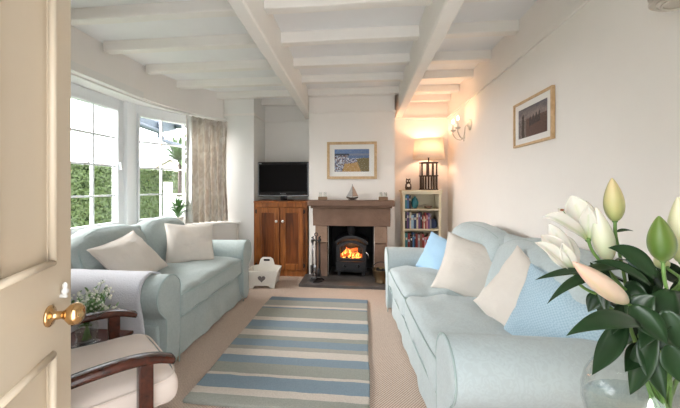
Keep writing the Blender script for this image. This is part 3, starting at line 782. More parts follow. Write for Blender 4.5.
# ------------------------------------------------------------------ television
tv = thing('television', 'black flat screen television on the pine cupboard', 'television', (-1.14, 4.50, 1.01), R(2))
b = NB(); rbox(b, .73, .07, .485, .012, None, 3, 4, Matrix.Translation((0, 0, .30))); obj('casing', b, M['black'], tv, smooth=False)
b = NB(); box(b, -.335, .335, -.0375, -.035, .125, .505); obj('screen', b, M['screen'], tv)
b = NB(); box(b, -.357, .357, -.038, -.02, .065, .073); box(b, -.357, -.350, -.038, -.02, .07, .53); box(b, .350, .357, -.038, -.02, .07, .53); o = obj('bezel_trim', b, M['silver'], tv)
b = NB(); rbox(b, .09, .05, .06, .01, None, 2, 2, Matrix.Translation((0, .02, .045))); lathe(b, [(0, 0), (.15, 0), (.15, .008), (.06, .016), (0, .016)], 30, mtx=Matrix.Diagonal((1, .72, 1, 1))); obj('stand', b, M['black'], tv, smooth=True)
text_mesh('maker_lettering', 'Panasonic', .022, M['silver'], tv, (0, -.0385, .086), (R(90), 0, 0))
b = NB(); box(b, -.34, -.31, -.0385, -.035, .515, .523); obj('badge', b, M['silver'], tv)

# ------------------------------------------------------------------ pictures
def picture(name, label, w, h, fw, matl, loc, rz, art, mount, wall_gap=.0):
    p = thing(name, label, 'picture', loc, rz)
    b = NB(); D_ = .022
    o_ = [(-w/2, -h/2), (w/2, -h/2), (w/2, h/2), (-w/2, h/2)]; i_ = [(-w/2+fw, -h/2+fw), (w/2-fw, -h/2+fw), (w/2-fw, h/2-fw), (-w/2+fw, h/2-fw)]
    frame_with_hole(b, o_, i_, -D_, 0); obj('picture_frame', b, matl, p, bevel=.002)
    b = NB(); box(b, -w/2+fw-.001, w/2-fw+.001, -.010, -.004, -h/2+fw-.001, h/2-fw+.001); obj('mount', b, M['mount'], p)
    aw_, ah = w-2*fw-2*mount[0], h-2*fw-2*mount[1]
    me = bpy.data.meshes.new('print'); nx, nz = 120, 80; vs = []; fs = []
    for j in range(nz+1):
        for i in range(nx+1): vs.append((-aw_/2+aw_*i/nx, -.011, -ah/2+ah*j/nz))
    for j in range(nz):
        for i in range(nx): a = j*(nx+1)+i; fs.append((a, a+1, a+nx+2, a+nx+1))
    me.from_pydata(vs, [], fs); at = me.color_attributes.new('art', 'FLOAT_COLOR', 'POINT')
    for k in range(len(vs)): i, j = k % (nx+1), k//(nx+1); at.data[k].color = (*[c_*.55 for c_ in art(i/nx, j/nz)], 1)
    me.materials.append(M['art']); o = bpy.data.objects.new('print', me); COL.objects.link(o); o.parent = p
    b = NB(); box(b, -w/2+fw, w/2-fw, -.0145, -.0135, -h/2+fw, h/2-fw); obj('picture_glass', b, M['artglass'], p)
    return p
def mixc(a, b, t): return tuple(x+(y-x)*t for x, y in zip(a, b))
def art1(u, v):   # harbour village, sandy lane, blue sky and sea
    n = noise.noise(Vector((u*14, v*14, 2))); n2 = noise.noise(Vector((u*40, v*40, 7)))
    if v > .80: return mixc((.12, .26, .62), (.30, .42, .66), n*.5+.5)
    if v > .72: return (.07, .08, .12) if u < .42+.05*n else (.35, .40, .55)
    if v > .60+.03*n and u > .4: return mixc((.10, .22, .50), (.25, .35, .55), n2+.5)
    if u > .62+.25*(.6-v) and v < .62-.05*(1-u)*3+.1*(u-.6): return mixc((.22, .17, .05), (.34, .26, .10), n2+.5)
    if v < .34+.25*(u-.3)+.06*n and u > .22+.2*(v): return mixc((.75, .42, .12), (.85, .52, .2), n+.5)
    c = n2+n*.5
    if c > .12: return (1.1, 1.12, 1.2)
    if c > -.05: return (.14, .25, .52)
    if c > -.25: return (.05, .06, .12)
    return (.42, .2, .12)
def art2(u, v):   # dusk seascape with a dark pier of posts
    n = noise.noise(Vector((u*8, v*10, 5))); n2 = noise.noise(Vector((u*30, v*30, 7)))
    if abs(u-.18) < .045+.02*n and v < .72+.1*(1-abs(u-.18)*20): return (.025, .015, .015)
    if .40 < u < .78 and .34+.16*(u-.4) < v < .58+.25*(u-.4)+.08*math.sin(u*60): return (.04, .035, .045)
    if v > .62: return mixc((.42, .36, .36), (.13, .13, .17), max(0, min(1, (v-.62)/.38+n*.5)))
    if u < .3: return mixc((.45, .40, .40), (.06, .05, .05), n2+.5)
    return mixc((.20, .10, .09), (.10, .06, .06), n2+.5)
picture('harbour_picture', 'oak framed colourful harbour picture above the mantel', .655, .49, .035, M['oak'], (-.17, BF-.003, 1.55), 0, art1, (.065, .062))
picture('pier_picture', 'oak framed dusk pier photograph on the right wall', .53, .333, .017, M['oak'], (RW-.003, 2.42, 1.668), R(-90), art2, (.052, .042))

# ------------------------------------------------------------------ mantel ornaments
def glass_candle(label, x, y):
    t = thing('candle_holder', label, 'candle holder', (x, y, 1.032), 0, 'candle holders on the mantel')
    b = NB(); box(b, -.058, .058, -.025, .025, 0, .042); obj('wooden_block', b, M['block'], t, bevel=.004)
    for dx in (-.03, .03):
        b = NB(); lathe(b, [(.018, .042), (.019, .10), (.017, .10), (.016, .046), (0, .046)], 16, c=(dx, 0, 0)); obj('glass_cup', b, M['glass'], t, smooth=True)
        b = NB(); lathe(b, [(0, .046), (.014, .046), (.014, .075), (0, .075)], 14, c=(dx, 0, 0)); obj('candle', b, M['candle'], t, smooth=True)
glass_candle('glass tealight pair on a wood block at the left end of the mantel', -.545, 4.21)
glass_candle('glass tealight pair on a wood block at the right end of the mantel', .235, 4.21)
sb_scale = 1.3
sb = thing('model_sailboat', 'small metal model sailing boat in the middle of the mantel', 'ornament', (-.16, 4.205, 1.031))
b = NB(); 
def hull(u, v):
    x = -.075+.15*u; wv = .022*math.sin(PI*min(1, .08+u*.9))**.6; a = PI*v; return Vector((x, -wv*math.cos(a), .034-.026*math.sin(a)*(.6+.4*math.sin(PI*u))+.012*(2*u-1)**2))
surf(b, hull, 14, 8); box(b, -.05, .05, -.015, .015, 0, .008); obj('hull', b, M['darkwood'], sb, smooth=True, solid=.003)
b = NB(); tube(b, [(0, 0, .01), (0, 0, .205)], .0025, 6); tube(b, [(0, 0, .05), (.065, 0, .055)], .002, 6); obj('mast', b, M['iron'], sb)
b = NB(); prism(b, [(.004, .045), (.078, .05), (.04, .13), (.004, .195)], -.001, .001, axis='y'); obj('mainsail', b, mat('rusty_sail', (.42, .28, .2), .6), sb)
b = NB(); prism(b, [(-.005, .045), (-.08, .043), (-.035, .115), (-.005, .18)], -.001, .001, axis='y'); obj('jib_sail', b, mat('grey_sail', (.42, .41, .40), .5), sb)
sb.scale = (1.0, 1.0, 1.0)

# ------------------------------------------------------------------ bookcase and contents
bx0, bx1, by0, by1, bt = .50, 1.025, 4.47, 4.775, 1.16
bc = thing('bookcase', 'cream painted open bookcase in the right alcove', 'bookcase', (0, 0, 0))
b = NB(); box(b, bx0+.01, bx0+.04, by0, by1, 0, bt-.03); box(b, bx1-.04, bx1-.01, by0, by1, 0, bt-.03); box(b, bx0+.04, bx1-.04, by1-.012, by1, .05, bt-.03)
box(b, bx0+.01, bx1-.01, by0-.004, by0+.016, 0, .07)
obj('carcass', b, M['bookcase'], bc, bevel=.003)
b = NB(); rbox(b, bx1-bx0+.02, by1-by0+.03, .03, .01, None, 3, 3, Matrix.Translation(((bx0+bx1)/2, (by0+by1)/2-.013, bt-.015))); obj('bookcase_top', b, M['bookcase'], bc)
b = NB(); box(b, bx0+.0, bx1-.0, by0-.012, by0+.01, bt-.055, bt-.03); obj('cornice', b, M['bookcase'], bc, bevel=.004)
shz = [.905, .635, .36, .09]
for z in shz:
    b = NB(); box(b, bx0+.04, bx1-.04, by0+.004, by1-.012, z-.02, z); obj('shelf', b, M['bookcase'], bc, bevel=.002)
BC = [('navy', (.03, .05, .13)), ('blue', (.05, .16, .38)), ('white', (.72, .72, .70)), ('dark red', (.25, .03, .03)), ('grey', (.25, .26, .28)), ('black', (.02, .02, .025)), ('cream', (.65, .58, .44)), ('teal', (.04, .22, .26)), ('pale blue', (.32, .48, .62)), ('brown', (.18, .09, .05)), ('purple', (.14, .06, .2)), ('pink', (.55, .25, .28))]
bmats = {n: mat('book_'+n.replace(' ', '_'), c, .5, noise_amt=.2, noise_scale=60) for n, c in BC}
M['paper'] = mat('book_pages', (.75, .70, .58), .9)
ORD = ['first', 'second', 'third', 'fourth', 'fifth', 'sixth', 'seventh', 'eighth', 'ninth', 'tenth', 'eleventh', 'twelfth', 'thirteenth', 'fourteenth', 'fifteenth', 'sixteenth', 'seventeenth', 'eighteenth', 'nineteenth', 'twentieth']
random.seed(12)
def book(x, w, h, d, z, cn, label, group):
    t = thing('book', label, 'book', (x, by0+.02, z), 0, group)
    m_ = bmats[cn]; b = NB(); box(b, 0, w, 0, .003, 0, h); box(b, 0, .002, .003, d, 0, h); box(b, w-.002, w, .003, d, 0, h); obj('cover', b, m_, t)
    b = NB(); box(b, .002, w-.002, .003, d-.004, .003, h-.004); obj('pages', b, M['paper'], t)
    b = NB(); k = random.uniform(.45, .75); box(b, w*.25, w*.75, -.0006, 0, h*k, h*(k+.15)); obj('title_panel', b, bmats[random.choice(['white', 'cream', 'pale blue', 'dark red'])], t)
for z, shelf, rng, hr in ((.905, 'top', (bx0+.045, bx0+.15), (.16, .19)), (.635, 'middle', (bx0+.045, bx1-.13), (.16, .235)), (.36, 'lower', (bx0+.045, bx1-.05), (.16, .22))):
    x = rng[0]; i = 0
    while True:
        w_ = random.uniform(.016, .034)
        if x+w_ > rng[1]: break
        cn = random.choice(BC)[0] if shelf != 'top' else ['teal', 'blue', 'black', 'navy'][i % 4]
        book(x, w_, random.uniform(*hr), .13, z+.001, cn, '%s book, %s from the left on the %s shelf' % (cn, ORD[i], shelf), 'books on the %s shelf' % shelf)
        x += w_+.0015; i += 1
# dark round ornaments on the shelves
b = NB(); lathe(b, [(0, 0), (.03, 0), (.052, .02), (.06, .06), (.05, .10), (.03, .125), (.035, .13), (.025, .128), (0, .12)], 20, c=(bx1-.095, by0+.12, .636))
tag(obj('pottery_vase', b, bmats['navy'], None, smooth=True), 'dark blue round vase right of the books on the middle shelf', 'vase')
b = NB(); lathe(b, [(0, 0), (.03, 0), (.055, .03), (.055, .035), (.028, .006), (0, .006)], 20, c=(bx1-.16, by0+.10, .906))
tag(obj('small_dish', b, M['stone2'], None, smooth=True), 'small brown dish on the top shelf of the bookcase', 'dish')
b = NB(); lathe(b, [(0, 0), (.02, 0), (.042, .03), (.05, .08), (.035, .13), (.015, .15), (.016, .165), (0, .165)], 20, c=(bx0+.185, by0+.10, .906))
tag(obj('pottery_jug', b, bmats['teal'], None, smooth=True), 'dark teal jug beside the books on the top shelf', 'jug')
# owl / dog ornament
ow = thing('owl_ornament', 'small brown and white owl figure beside the table lamp', 'ornament', (.60, 4.60, bt+.001))
b = NB(); lathe(b, [(0, 0), (.036, 0), (.045, .03), (.042, .07), (.03, .092), (.034, .11), (.034, .13), (.02, .148), (0, .15)], 20); sphere(b, Vector((-.022, 0, .148)), .010, n=5); sphere(b, Vector((.022, 0, .148)), .010, n=5); obj('body', b, M['darkwood'], ow, smooth=True)
b = NB(); sphere(b, Vector((0, -.02, .055)), .03, 1, .9, 1.2, 7); obj('breast', b, M['white'], ow, smooth=True)
for dx in (-.014, .014): b = NB(); sphere(b, Vector((dx, -.028, .122)), .010, n=6); obj('eye', b, M['white'], ow, smooth=True)
# lamp
lx, ly = .872, 4.585
lm = thing('table_lamp', 'table lamp with slatted driftwood base and glowing linen shade', 'lamp', (lx, ly, bt+.001))
b = NB(); lathe(b, [(0, 0), (.128, 0), (.128, .014), (0, .014)], 30); obj('base_disc', b, M['darkwood'], lm)
for zz in (.185, .365): b = NB(); lathe(b, [(.095, 0), (.128, 0), (.128, .012), (.095, .012), (.095, 0)], 30, c=(0, 0, zz)); obj('ring', b, M['darkwood'], lm)
for tier, z0, z1 in ((0, .014, .187), (1, .197, .367)):
    for k in range(9):
        a = 2*PI*(k+.25*tier)/9; b = NB(); mtx = Matrix.Translation((.112*math.cos(a), .112*math.sin(a), 0)) @ Matrix.Rotation(a, 4, 'Z')
        box(b, -.006, .006, -.011, .011, z0, z1, mtx); obj('slat', b, M['darkwood'], lm)
b = NB(); tube(b, [(0, 0, .014), (0, 0, .44)], .009, 8); lathe(b, [(0, .37), (.09, .372), (.09, .38), (0, .385)], 20); lathe(b, [(0, .44), (.018, .44), (.018, .49), (0, .49)], 12); obj('pole', b, M['darkwood'], lm)
b = NB(); lathe(b, [(.212, .425), (.184, .695)], 40); sh = obj('lamp_shade', b, M['shade'], lm, smooth=True, solid=.002)
b = NB(); sphere(b, Vector((0, 0, .53)), .028, 1, 1, 1.3, 8); obj('bulb', b, M['bulb'], lm, smooth=True)
L = bpy.data.lights.new('lamp_light', 'POINT'); L.energy = 4.5; L.color = (1, .60, .38); L.shadow_soft_size = .035
lo = bpy.data.objects.new('lamp_light', L); COL.objects.link(lo); lo.parent = lm; lo.location = (0, 0, .58)

# ------------------------------------------------------------------ wall sconce
def sconce(label, y, z, s=1.0):
    t = thing('wall_sconce', label, 'wall light', (RW, y, z), R(-90))
    # local: -y out of wall, x along wall
    t.scale = (s, s, s)
    b = NB(); lathe(b, [(0, 0), (.045, 0), (.042, .01), (.02, .018), (.012, .03), (0, .032)], 20, mtx=Matrix.Rotation(PI/2, 4, 'X') @ Matrix.Diagonal((1, 1.35, 1, 1))); obj('backplate', b, M['sconce'], t, smooth=True)
    b = NB(); tube(b, smooth_path([(0, -.02, .01), (0, -.05, -.02), (0, -.06, -.10), (0, -.07, -.13)], 5), .006, 8); lathe(b, [(0, -.175), (.008, -.165), (.004, -.15), (.014, -.135), (.010, -.12), (0, -.115)], 12, c=(0, -.065, 0)); obj('stem', b, M['sconce'], t, smooth=True)
    for sd in (-1, 1):
        b = NB(); tube(b, smooth_path([(0, -.065, -.12), (sd*.03, -.08, -.15), (sd*.07, -.12, -.135), (sd*.09, -.15, -.085), (sd*.09, -.15, -.055)], 6), .006, 8)
        am = obj('arm', b, M['sconce'], t, smooth=True)
        b = NB(); lathe(b, [(0, -.06), (.012, -.058), (.028, -.045), (.03, -.04), (.012, -.042), (.010, -.04)], 16, c=(sd*.09, -.15, 0)); obj('drip_pan', b, M['sconce'], am, smooth=True)
        b = NB(); lathe(b, [(0, -.042), (.011, -.042), (.011, .03), (0, .03)], 14, c=(sd*.09, -.15, 0)); obj('candle_tube', b, M['candle'], am, smooth=True)
        b = NB(); lathe(b, [(0, .03), (.008, .032), (.012, .045), (.010, .06), (.003, .078), (0, .082)], 12, c=(sd*.09, -.15, 0)); obj('bulb', b, M['bulb'], am, smooth=True)
    return t
sconce('two-armed candle wall light lit on the right wall', 3.80, 1.90, 1.08)
# stepped bowl uplighter just entering the frame top right
b = NB(); cu_ = Vector((RW-.095, 1.235, 1.835))
for rr_, zz in ((.083, .016), (.068, .006), (.052, 0)): tube(b, [cu_+Vector((rr_*math.cos(2*PI*k/40), rr_*math.sin(2*PI*k/40), zz)) for k in range(40)], .0045, 8, closed=True)
lathe(b, [(.083, .016), (.068, .008), (.052, .002), (.03, .004), (0, .006)], 40, mtx=Matrix.Translation(cu_)); lathe(b, [(.083, .018), (.093, .06), (.097, .10), (.093, .10), (.08, .03), (0, .02)], 40, mtx=Matrix.Translation(cu_))
tube(b, [(RW-.01, 1.235, 1.91), (RW-.05, 1.235, 1.90)], .012, 8)
tag(obj('wall_uplighter', b, M['sconce'], None, smooth=True), 'round stepped metal wall light bowl at the top right', 'wall light')

# ------------------------------------------------------------------ curtain
b = NB(); path = smooth_path([(-2.23, 3.86, 0), (-2.13, 4.0, 0), (-2.0, 4.12, 0), (-1.84, 4.215, 0)], 40)
ZT, ZB = 2.105, .742; NP = len(path)-1
def cur(u, v):
    f = u*NP; i = min(NP-1, int(f)); p = path[i].lerp(path[i+1], f-i)
    a, c = path[max(0, i-1)], path[min(NP, i+2)]; d = (c-a).normalized(); nn = Vector((-d.y, d.x, 0))
    amp = .05*(.6+.4*min(1, v*1.2)) if v > .06 else .022
    ph = u*2*PI*6.5+.5*math.sin(v*2.5+u*5)
    off = amp*math.sin(ph)+.01*math.sin(ph*2.3+v*4)*v
    side = .03*(1-v)*(u-.5)*0
    squeeze = .04*math.sin(min(1, v*1.1)*PI)*(u-.35)
    z = ZT+(ZB-ZT)*v-.035*u*(1-v)
    if v < .02: off *= .9
    return p+nn*off-d*squeeze+Vector((0, 0, z+.012*math.sin(ph)*(1 if v < .02 else 0)))
cu = thing('curtain', 'beige patterned pleated curtain hanging right of the bay window', 'curtain', (0, 0, 0))
surf(b, lambda u, v: cur(.14+.86*u, v), 150, 30); obj('drape', b, M['curtain'], cu, smooth=True, solid=.004, fix=False)
b = NB(); surf(b, lambda u, v: cur(-.0+.16*u, v)+Vector((.004, -.004, 0)), 30, 20); o = obj('lining', b, M['lining'], cu, smooth=True, solid=.003, fix=False); o['label'] = 'plain white lining at the leading edge'
b = NB(); surf(b, lambda u, v: cur(.14+.86*u, .0+.05*v)+Vector((.007, -.007, .0)), 150, 3); obj('heading_tape', b, M['curtain'], cu, smooth=True, solid=.006, fix=False)

# ------------------------------------------------------------------ heart crate
hc = thing('storage_crate', 'cream wooden storage crate with heart cut-out beside the left sofa', 'crate', (-1.225, 3.88, 0), R(5))
b = NB(); W1, W2, Dp, Hc = .155, .19, .15, .27
def side_poly(s_): return None
def trap(b, y0, y1, top):
    pts = [(-W1, .03), (-W1+.0, 0), (-W1+.05, 0), (-W1+.075, .03), (W1-.075, .03), (W1-.05, 0), (W1, 0), (W1, .03), (W2, .20)]+top+[(-W2, .20)]
    prism(b, pts, y0, y1, axis='y')
trap(b, -Dp, -Dp+.014, []); trap(b, Dp-.014, Dp, [(.10, .215), (.08, .285), (.05, .31), (-.05, .31), (-.08, .285), (-.10, .215)])
obj('end_panel', b, M['crate'], hc, bevel=.003)
b = NB()
for s_ in (-1, 1):
    prism(b, [(s_*W1, .03), (s_*(W1-.014), .03), (s_*(W2-.014), .20), (s_*W2, .20)], -Dp+.014, Dp-.014, axis='y')
box(b, -W1+.01, W1-.01, -Dp+.014, Dp-.014, .03, .045); obj('side_board', b, M['crate'], hc)
heart = []
for k in range(30):
    a = 2*PI*k/30; heart.append((.0027*16*math.sin(a)**3*1.05, .115+.0027*(13*math.cos(a)-5*math.cos(2*a)-2*math.cos(3*a)-math.cos(4*a))))
b = NB(); prism(b, heart, -Dp-.0015, -Dp+.001, axis='y'); o = obj('heart', b, mat('heart_dark', (.16, .14, .13), .8, noise_amt=.5, noise_scale=90), hc); o['label'] = 'dark woven heart'
b = NB(); rbox(b, .075, .004, .022, .0015, None, 2, 2, Matrix.Translation((0, Dp-.015, .275))); o = obj('hand_slot', b, M['soot'], hc); o['label'] = 'dark hand slot'

# ------------------------------------------------------------------ armchair (wooden arms)
ac = thing('armchair', 'dark mahogany open armchair with cream seat cushion by the door', 'armchair', (-1.165, 1.185, 0), R(139))
AWd = .30
b = NB(); rbox(b, .54, .56, .12, .05, cushion_fn(.03, .01, 4), 4, 10, Matrix.Translation((0, -.05, .385)))
sc = obj('seat_cushion', b, M['armcush'], ac, smooth=True)
b = NB()
for zz in (.432, .345):
    pts = []
    for k in range(48):
        a = 2*PI*k/48; c, s_ = math.cos(a), math.sin(a); e = .28
        pts.append((.267*abs(c)**e*(1 if c > 0 else -1), -.05+.277*abs(s_)**e*(1 if s_ > 0 else -1), zz))
    tube(b, pts, .004, 6, closed=True)
obj('piping', b, M['armcush'], sc, smooth=True)
b = NB(); rbox(b, .54, .13, .50, .05, lambda p, u: Vector((p.x, p.y+.16*(u.z+1)/2-.03*max(0, 1-u.x**2)*max(0, 1-u.z**2)*(1 if u.y < 0 else 0), p.z)), 4, 8, Matrix.Translation((0, .25, .66)))
obj('back_cushion', b, M['armcush'], ac, smooth=True)
for sd in (-1, 1):
    x = sd*AWd
    b = NB(); pth = smooth_path([(x, -.285, .528), (x, -.22, .553), (x, -.13, .565), (x, 0, .563), (x, .15, .548), (x, .30, .525)], 6)
    n = len(pth); rr = []
    for i, p in enumerate(pth):
        t = i/(n-1); wv = .036-.010*t; th = .013+.004*math.sin(PI*t)
        d = (pth[min(i+1, n-1)]-pth[max(i-1, 0)]).normalized(); up = Vector((0, -d.z, d.y)) if d.y > 0 else Vector((0, d.z, -d.y))
        up = Vector((1, 0, 0)).cross(d).normalized(); up = up if up.z > 0 else -up
        ring = []
        for a_ in range(12):
            c, s_ = math.cos(2*PI*a_/12), math.sin(2*PI*a_/12)
            ring.append(b.verts.new(p+Vector((1, 0, 0))*wv*abs(c)**.6*(1 if c >= 0 else -1)+up*th*abs(s_)**.6*(1 if s_ >= 0 else -1)))
        rr.append(ring)
    for a_, c_ in zip(rr, rr[1:]):
        for k in range(12): b.faces.new([a_[k], a_[(k+1) % 12], c_[(k+1) % 12], c_[k]])
    b.faces.new(rr[0]); b.faces.new(rr[-1][::-1])
    obj('arm', b, M['maho'], ac, smooth=True)
    b = NB(); box(b, x-.02, x+.02, -.215, -.165, 0, .548); obj('front_leg', b, M['maho'], ac, bevel=.006)
    b = NB(); prism(b, [(.27, 0), (.31, 0), (.33, .5), (.42, .95), (.385, .95), (.29, .5)], x-.018, x+.018, axis='x'); obj('rear_leg', b, M['maho'], ac, bevel=.006)
    b = NB(); box(b, x-.012, x+.012, -.19, .30, .27, .33); obj('side_rail', b, M['maho'], ac, bevel=.004)
b = NB(); box(b, -AWd, AWd, -.205, -.175, .26, .325); obj('front_rail', b, M['maho'], ac, bevel=.004)
b = NB(); box(b, -AWd, AWd, .30, .325, .26, .33); box(b, -AWd, AWd, .385, .41, .87, .94)
obj('back_rail', b, M['maho'], ac, bevel=.004)
b = NB()
for k in range(6): box(b, -.27, .27, -.14+.07*k, -.10+.07*k, .312, .325)
obj('seat_slat', b, M['maho'], ac)

# small side table behind armchair + flowers
stx, sty = -1.50, 1.585
tb = thing('side_table', 'low dark wooden side table between the armchair and left sofa', 'side table', (stx, sty, 0), R(0))
b = NB(); rbox(b, .34, .34, .022, .008, None, 3, 3, Matrix.Translation((0, 0, .359))); obj('tabletop', b, M['maho'], tb)
for sx_ in (-1, 1):
    for sy_ in (-1, 1):
        b = NB(); box(b, sx_*.14-.016, sx_*.14+.016, sy_*.14-.016, sy_*.14+.016, 0, .348); obj('leg', b, M['maho'], tb, bevel=.003)
b = NB(); box(b, -.14, .14, -.15, -.14, .29, .348); box(b, -.14, .14, .14, .15, .29, .348); box(b, -.15, -.14, -.14, .14, .29, .348); box(b, .14, .15, -.14, .14, .29, .348); obj('apron', b, M['maho'], tb)
def leaf(bm, base, tip, width, bend=(0, 0, .02), nrm=None, fold=.25, n=10, wprof=None, twist=0, cols=None, col=None):
    base, tip, bend = Vector(base), Vector(tip), Vector(bend)
    d = (tip-base); nrm = Vector(nrm) if nrm else Vector((0, 0, 1))
    side = d.cross(nrm); side = side.normalized() if side.length > 1e-5 else Vector((1, 0, 0))
    pts = [base.lerp(tip, i/n)+bend*4*(i/n)*(1-i/n) for i in range(n+1)]; rows = []
    for i, p in enumerate(pts):
        t = i/n; w_ = width*(wprof(t) if wprof else (math.sin(PI*min(1, t*.96+.04)**.8)))
        tg = (pts[min(i+1, n)]-pts[max(i-1, 0)]).normalized(); sdv = (side-tg*side.dot(tg)).normalized()
        if twist: sdv = Matrix.Rotation(twist*t, 3, tg) @ sdv
        up = sdv.cross(tg).normalized()
        row = []
        for k in (-1, -.5, 0, .5, 1):
            row.append(bm.verts.new(p+sdv*w_/2*k+up*fold*w_*(abs(k)**1.3)*.5))
        rows.append(row)
        if cols is not None: cols.extend([(t, k) for k in (-1, -.5, 0, .5, 1)])
    for a, c in zip(rows, rows[1:]):
        for k in range(4): bm.faces.new([a[k], a[k+1], c[k+1], c[k]])
    return bm
# small posy
po = thing('glass_flower_jar', 'small glass jar of white sprigs on the low side table', 'vase', (stx+.045, sty-.02, .371))
b = NB(); box(b, -.045, .045, -.045, .045, 0, .008); 
lathe(b, [(0, 0), (.046, 0), (.05, .02), (.05, .10), (.045, .115), (.048, .12), (.042, .115), (.046, .10), (.046, .02), (0, .012)], 24); obj('jar', b, M['glass'], po, smooth=True)
b = NB(); lathe(b, [(0, .013), (.0445, .02), (.0445, .07), (0, .07)], 24); obj('water', b, M['water'], po, smooth=True)
random.seed(21); bs = NB(); bl = NB(); bf = NB()
for k in range(44):
    a = random.uniform(0, 2*PI); rr_ = random.uniform(.02, .14); h = random.uniform(.15, .31)
    tip = Vector((rr_*math.cos(a), rr_*math.sin(a), h)); p0 = Vector((.02*math.cos(a+3), .02*math.sin(a+3), .03))
    pts = smooth_path([p0, Vector((.012*math.cos(a), .012*math.sin(a), .12)), tip], 5); tube(bs, pts, .0014, 5)
    for q in range(7):
        p = pts[min(len(pts)-1, 4+q)]+Vector((random.uniform(-1, 1), random.uniform(-1, 1), random.uniform(-.5, 1)))*.006
        e = p+Vector((random.uniform(-1, 1), random.uniform(-1, 1), random.uniform(-.1, 1))).normalized()*random.uniform(.025, .045)
        leaf(bl, p, e, .014, (0, 0, .003), n=4)
    for q in range(4):
        p = tip+Vector((random.uniform(-1, 1), random.uniform(-1, 1), random.uniform(-1, 1)))*.016
        sphere(bf, p, random.uniform(.005, .009), n=3)
obj('stems', bs, M['stem'], po); obj('leaves', bl, M['leaf2'], po, smooth=True, fix=False); o = obj('blossom', bf, mat('white_blossom', (.8, .82, .72), .7), po, smooth=True)

# ------------------------------------------------------------------ potted plant on sill
pp = thing('potted_plant', 'leafy green potted plant with pale flowers on the window sill', 'plant', (-2.30, 3.80, .726))
b = NB(); lathe(b, [(0, 0), (.045, 0), (.06, .085), (.066, .09), (.062, .1), (.054, .09), (0, .08)], 22); obj('pot', b, M['terracotta'], pp, smooth=True)
random.seed(4); b = NB(); bf = NB()
for k in range(70):
    a = random.uniform(0, 2*PI); el = random.uniform(.2, 1.35); L_ = random.uniform(.12, .22); base = Vector((0, 0, .09+random.uniform(0, .1)))
    e = base+Vector((math.cos(a)*math.cos(el), math.sin(a)*math.cos(el), math.sin(el)))*L_
    leaf(b, base, e, .028, (0, 0, .02), n=6)
obj('leaves', b, mat('sill_leaf', (.09, .20, .06), .4, noise_amt=.4, noise_scale=30), pp, smooth=True, fix=False)
for k in range(7):
    a = random.uniform(0, 2*PI); q = random.uniform(.02, .11); c = Vector((q*math.cos(a), q*math.sin(a), random.uniform(.2, .30)))
    for j in range(5):
        a2 = 2*PI*j/5; leaf(bf, c, c+Vector((math.cos(a2)*.025, math.sin(a2)*.025, .014)), .014, n=4)
obj('flowers', bf, M['mount'], pp, smooth=True, fix=False)

# ------------------------------------------------------------------ lilies in the foreground
D0 = .80
vc = P(660, 300, D0); vc.z = 0
VX, VY, VZ = vc.x, vc.y, .505
tt = thing('pedestal_table', 'round dark wooden table under the lily vase', 'side table', (VX, VY, 0))
b = NB(); lathe(b, [(0, .478), (.185, .478), (.195, .488), (.195, .496), (.188, .502), (0, .502)], 44); obj('tabletop', b, M['maho'], tt, smooth=False)
b = NB(); lathe(b, [(0, .08), (.03, .08), (.035, .14), (.02, .2), (.028, .3), (.018, .4), (.035, .478), (0, .478)], 20); obj('pedestal', b, M['maho'], tt, smooth=True)
for k in range(3):
    a = R(30+120*k); b = NB(); tube(b, smooth_path([(0, 0, .11), (.07*math.cos(a), .07*math.sin(a), .09), (.15*math.cos(a), .15*math.sin(a), .015)], 5), .013, 8); obj('foot', b, M['maho'], tt, smooth=True)
vs = thing('glass_vase', 'large round clear glass vase holding the lilies at right', 'vase', (VX, VY, VZ))
rv = .158; prof = [(0, 0), (.06, 0)]
for i in range(1, 12):
    a = R(-72+13*i); prof.append((rv*math.cos(a)*.99, .147+.147*math.sin(a)))
prof += [(.078, .29), (.084, .305), (.092, .312), (.088, .308), (.078, .297)]
inner = [(max(0, r-.003), z+.003 if z < .1 else z) for r, z in prof[2:13]][::-1]
prof += inner+[(.05, .006), (0, .006)]
b = NB(); lathe(b, prof, 56); obj('bowl', b, M['glass'], vs, smooth=True)
b = NB(); pw = [(0, .01)]+[(max(0, r-.005), z+.005) for r, z in prof[2:8]]; pw = [(r, z) for r, z in pw if z < .15]; pw.append((0, pw[-1][1])); lathe(b, pw, 40); obj('water', b, M['water'], vs, smooth=True)

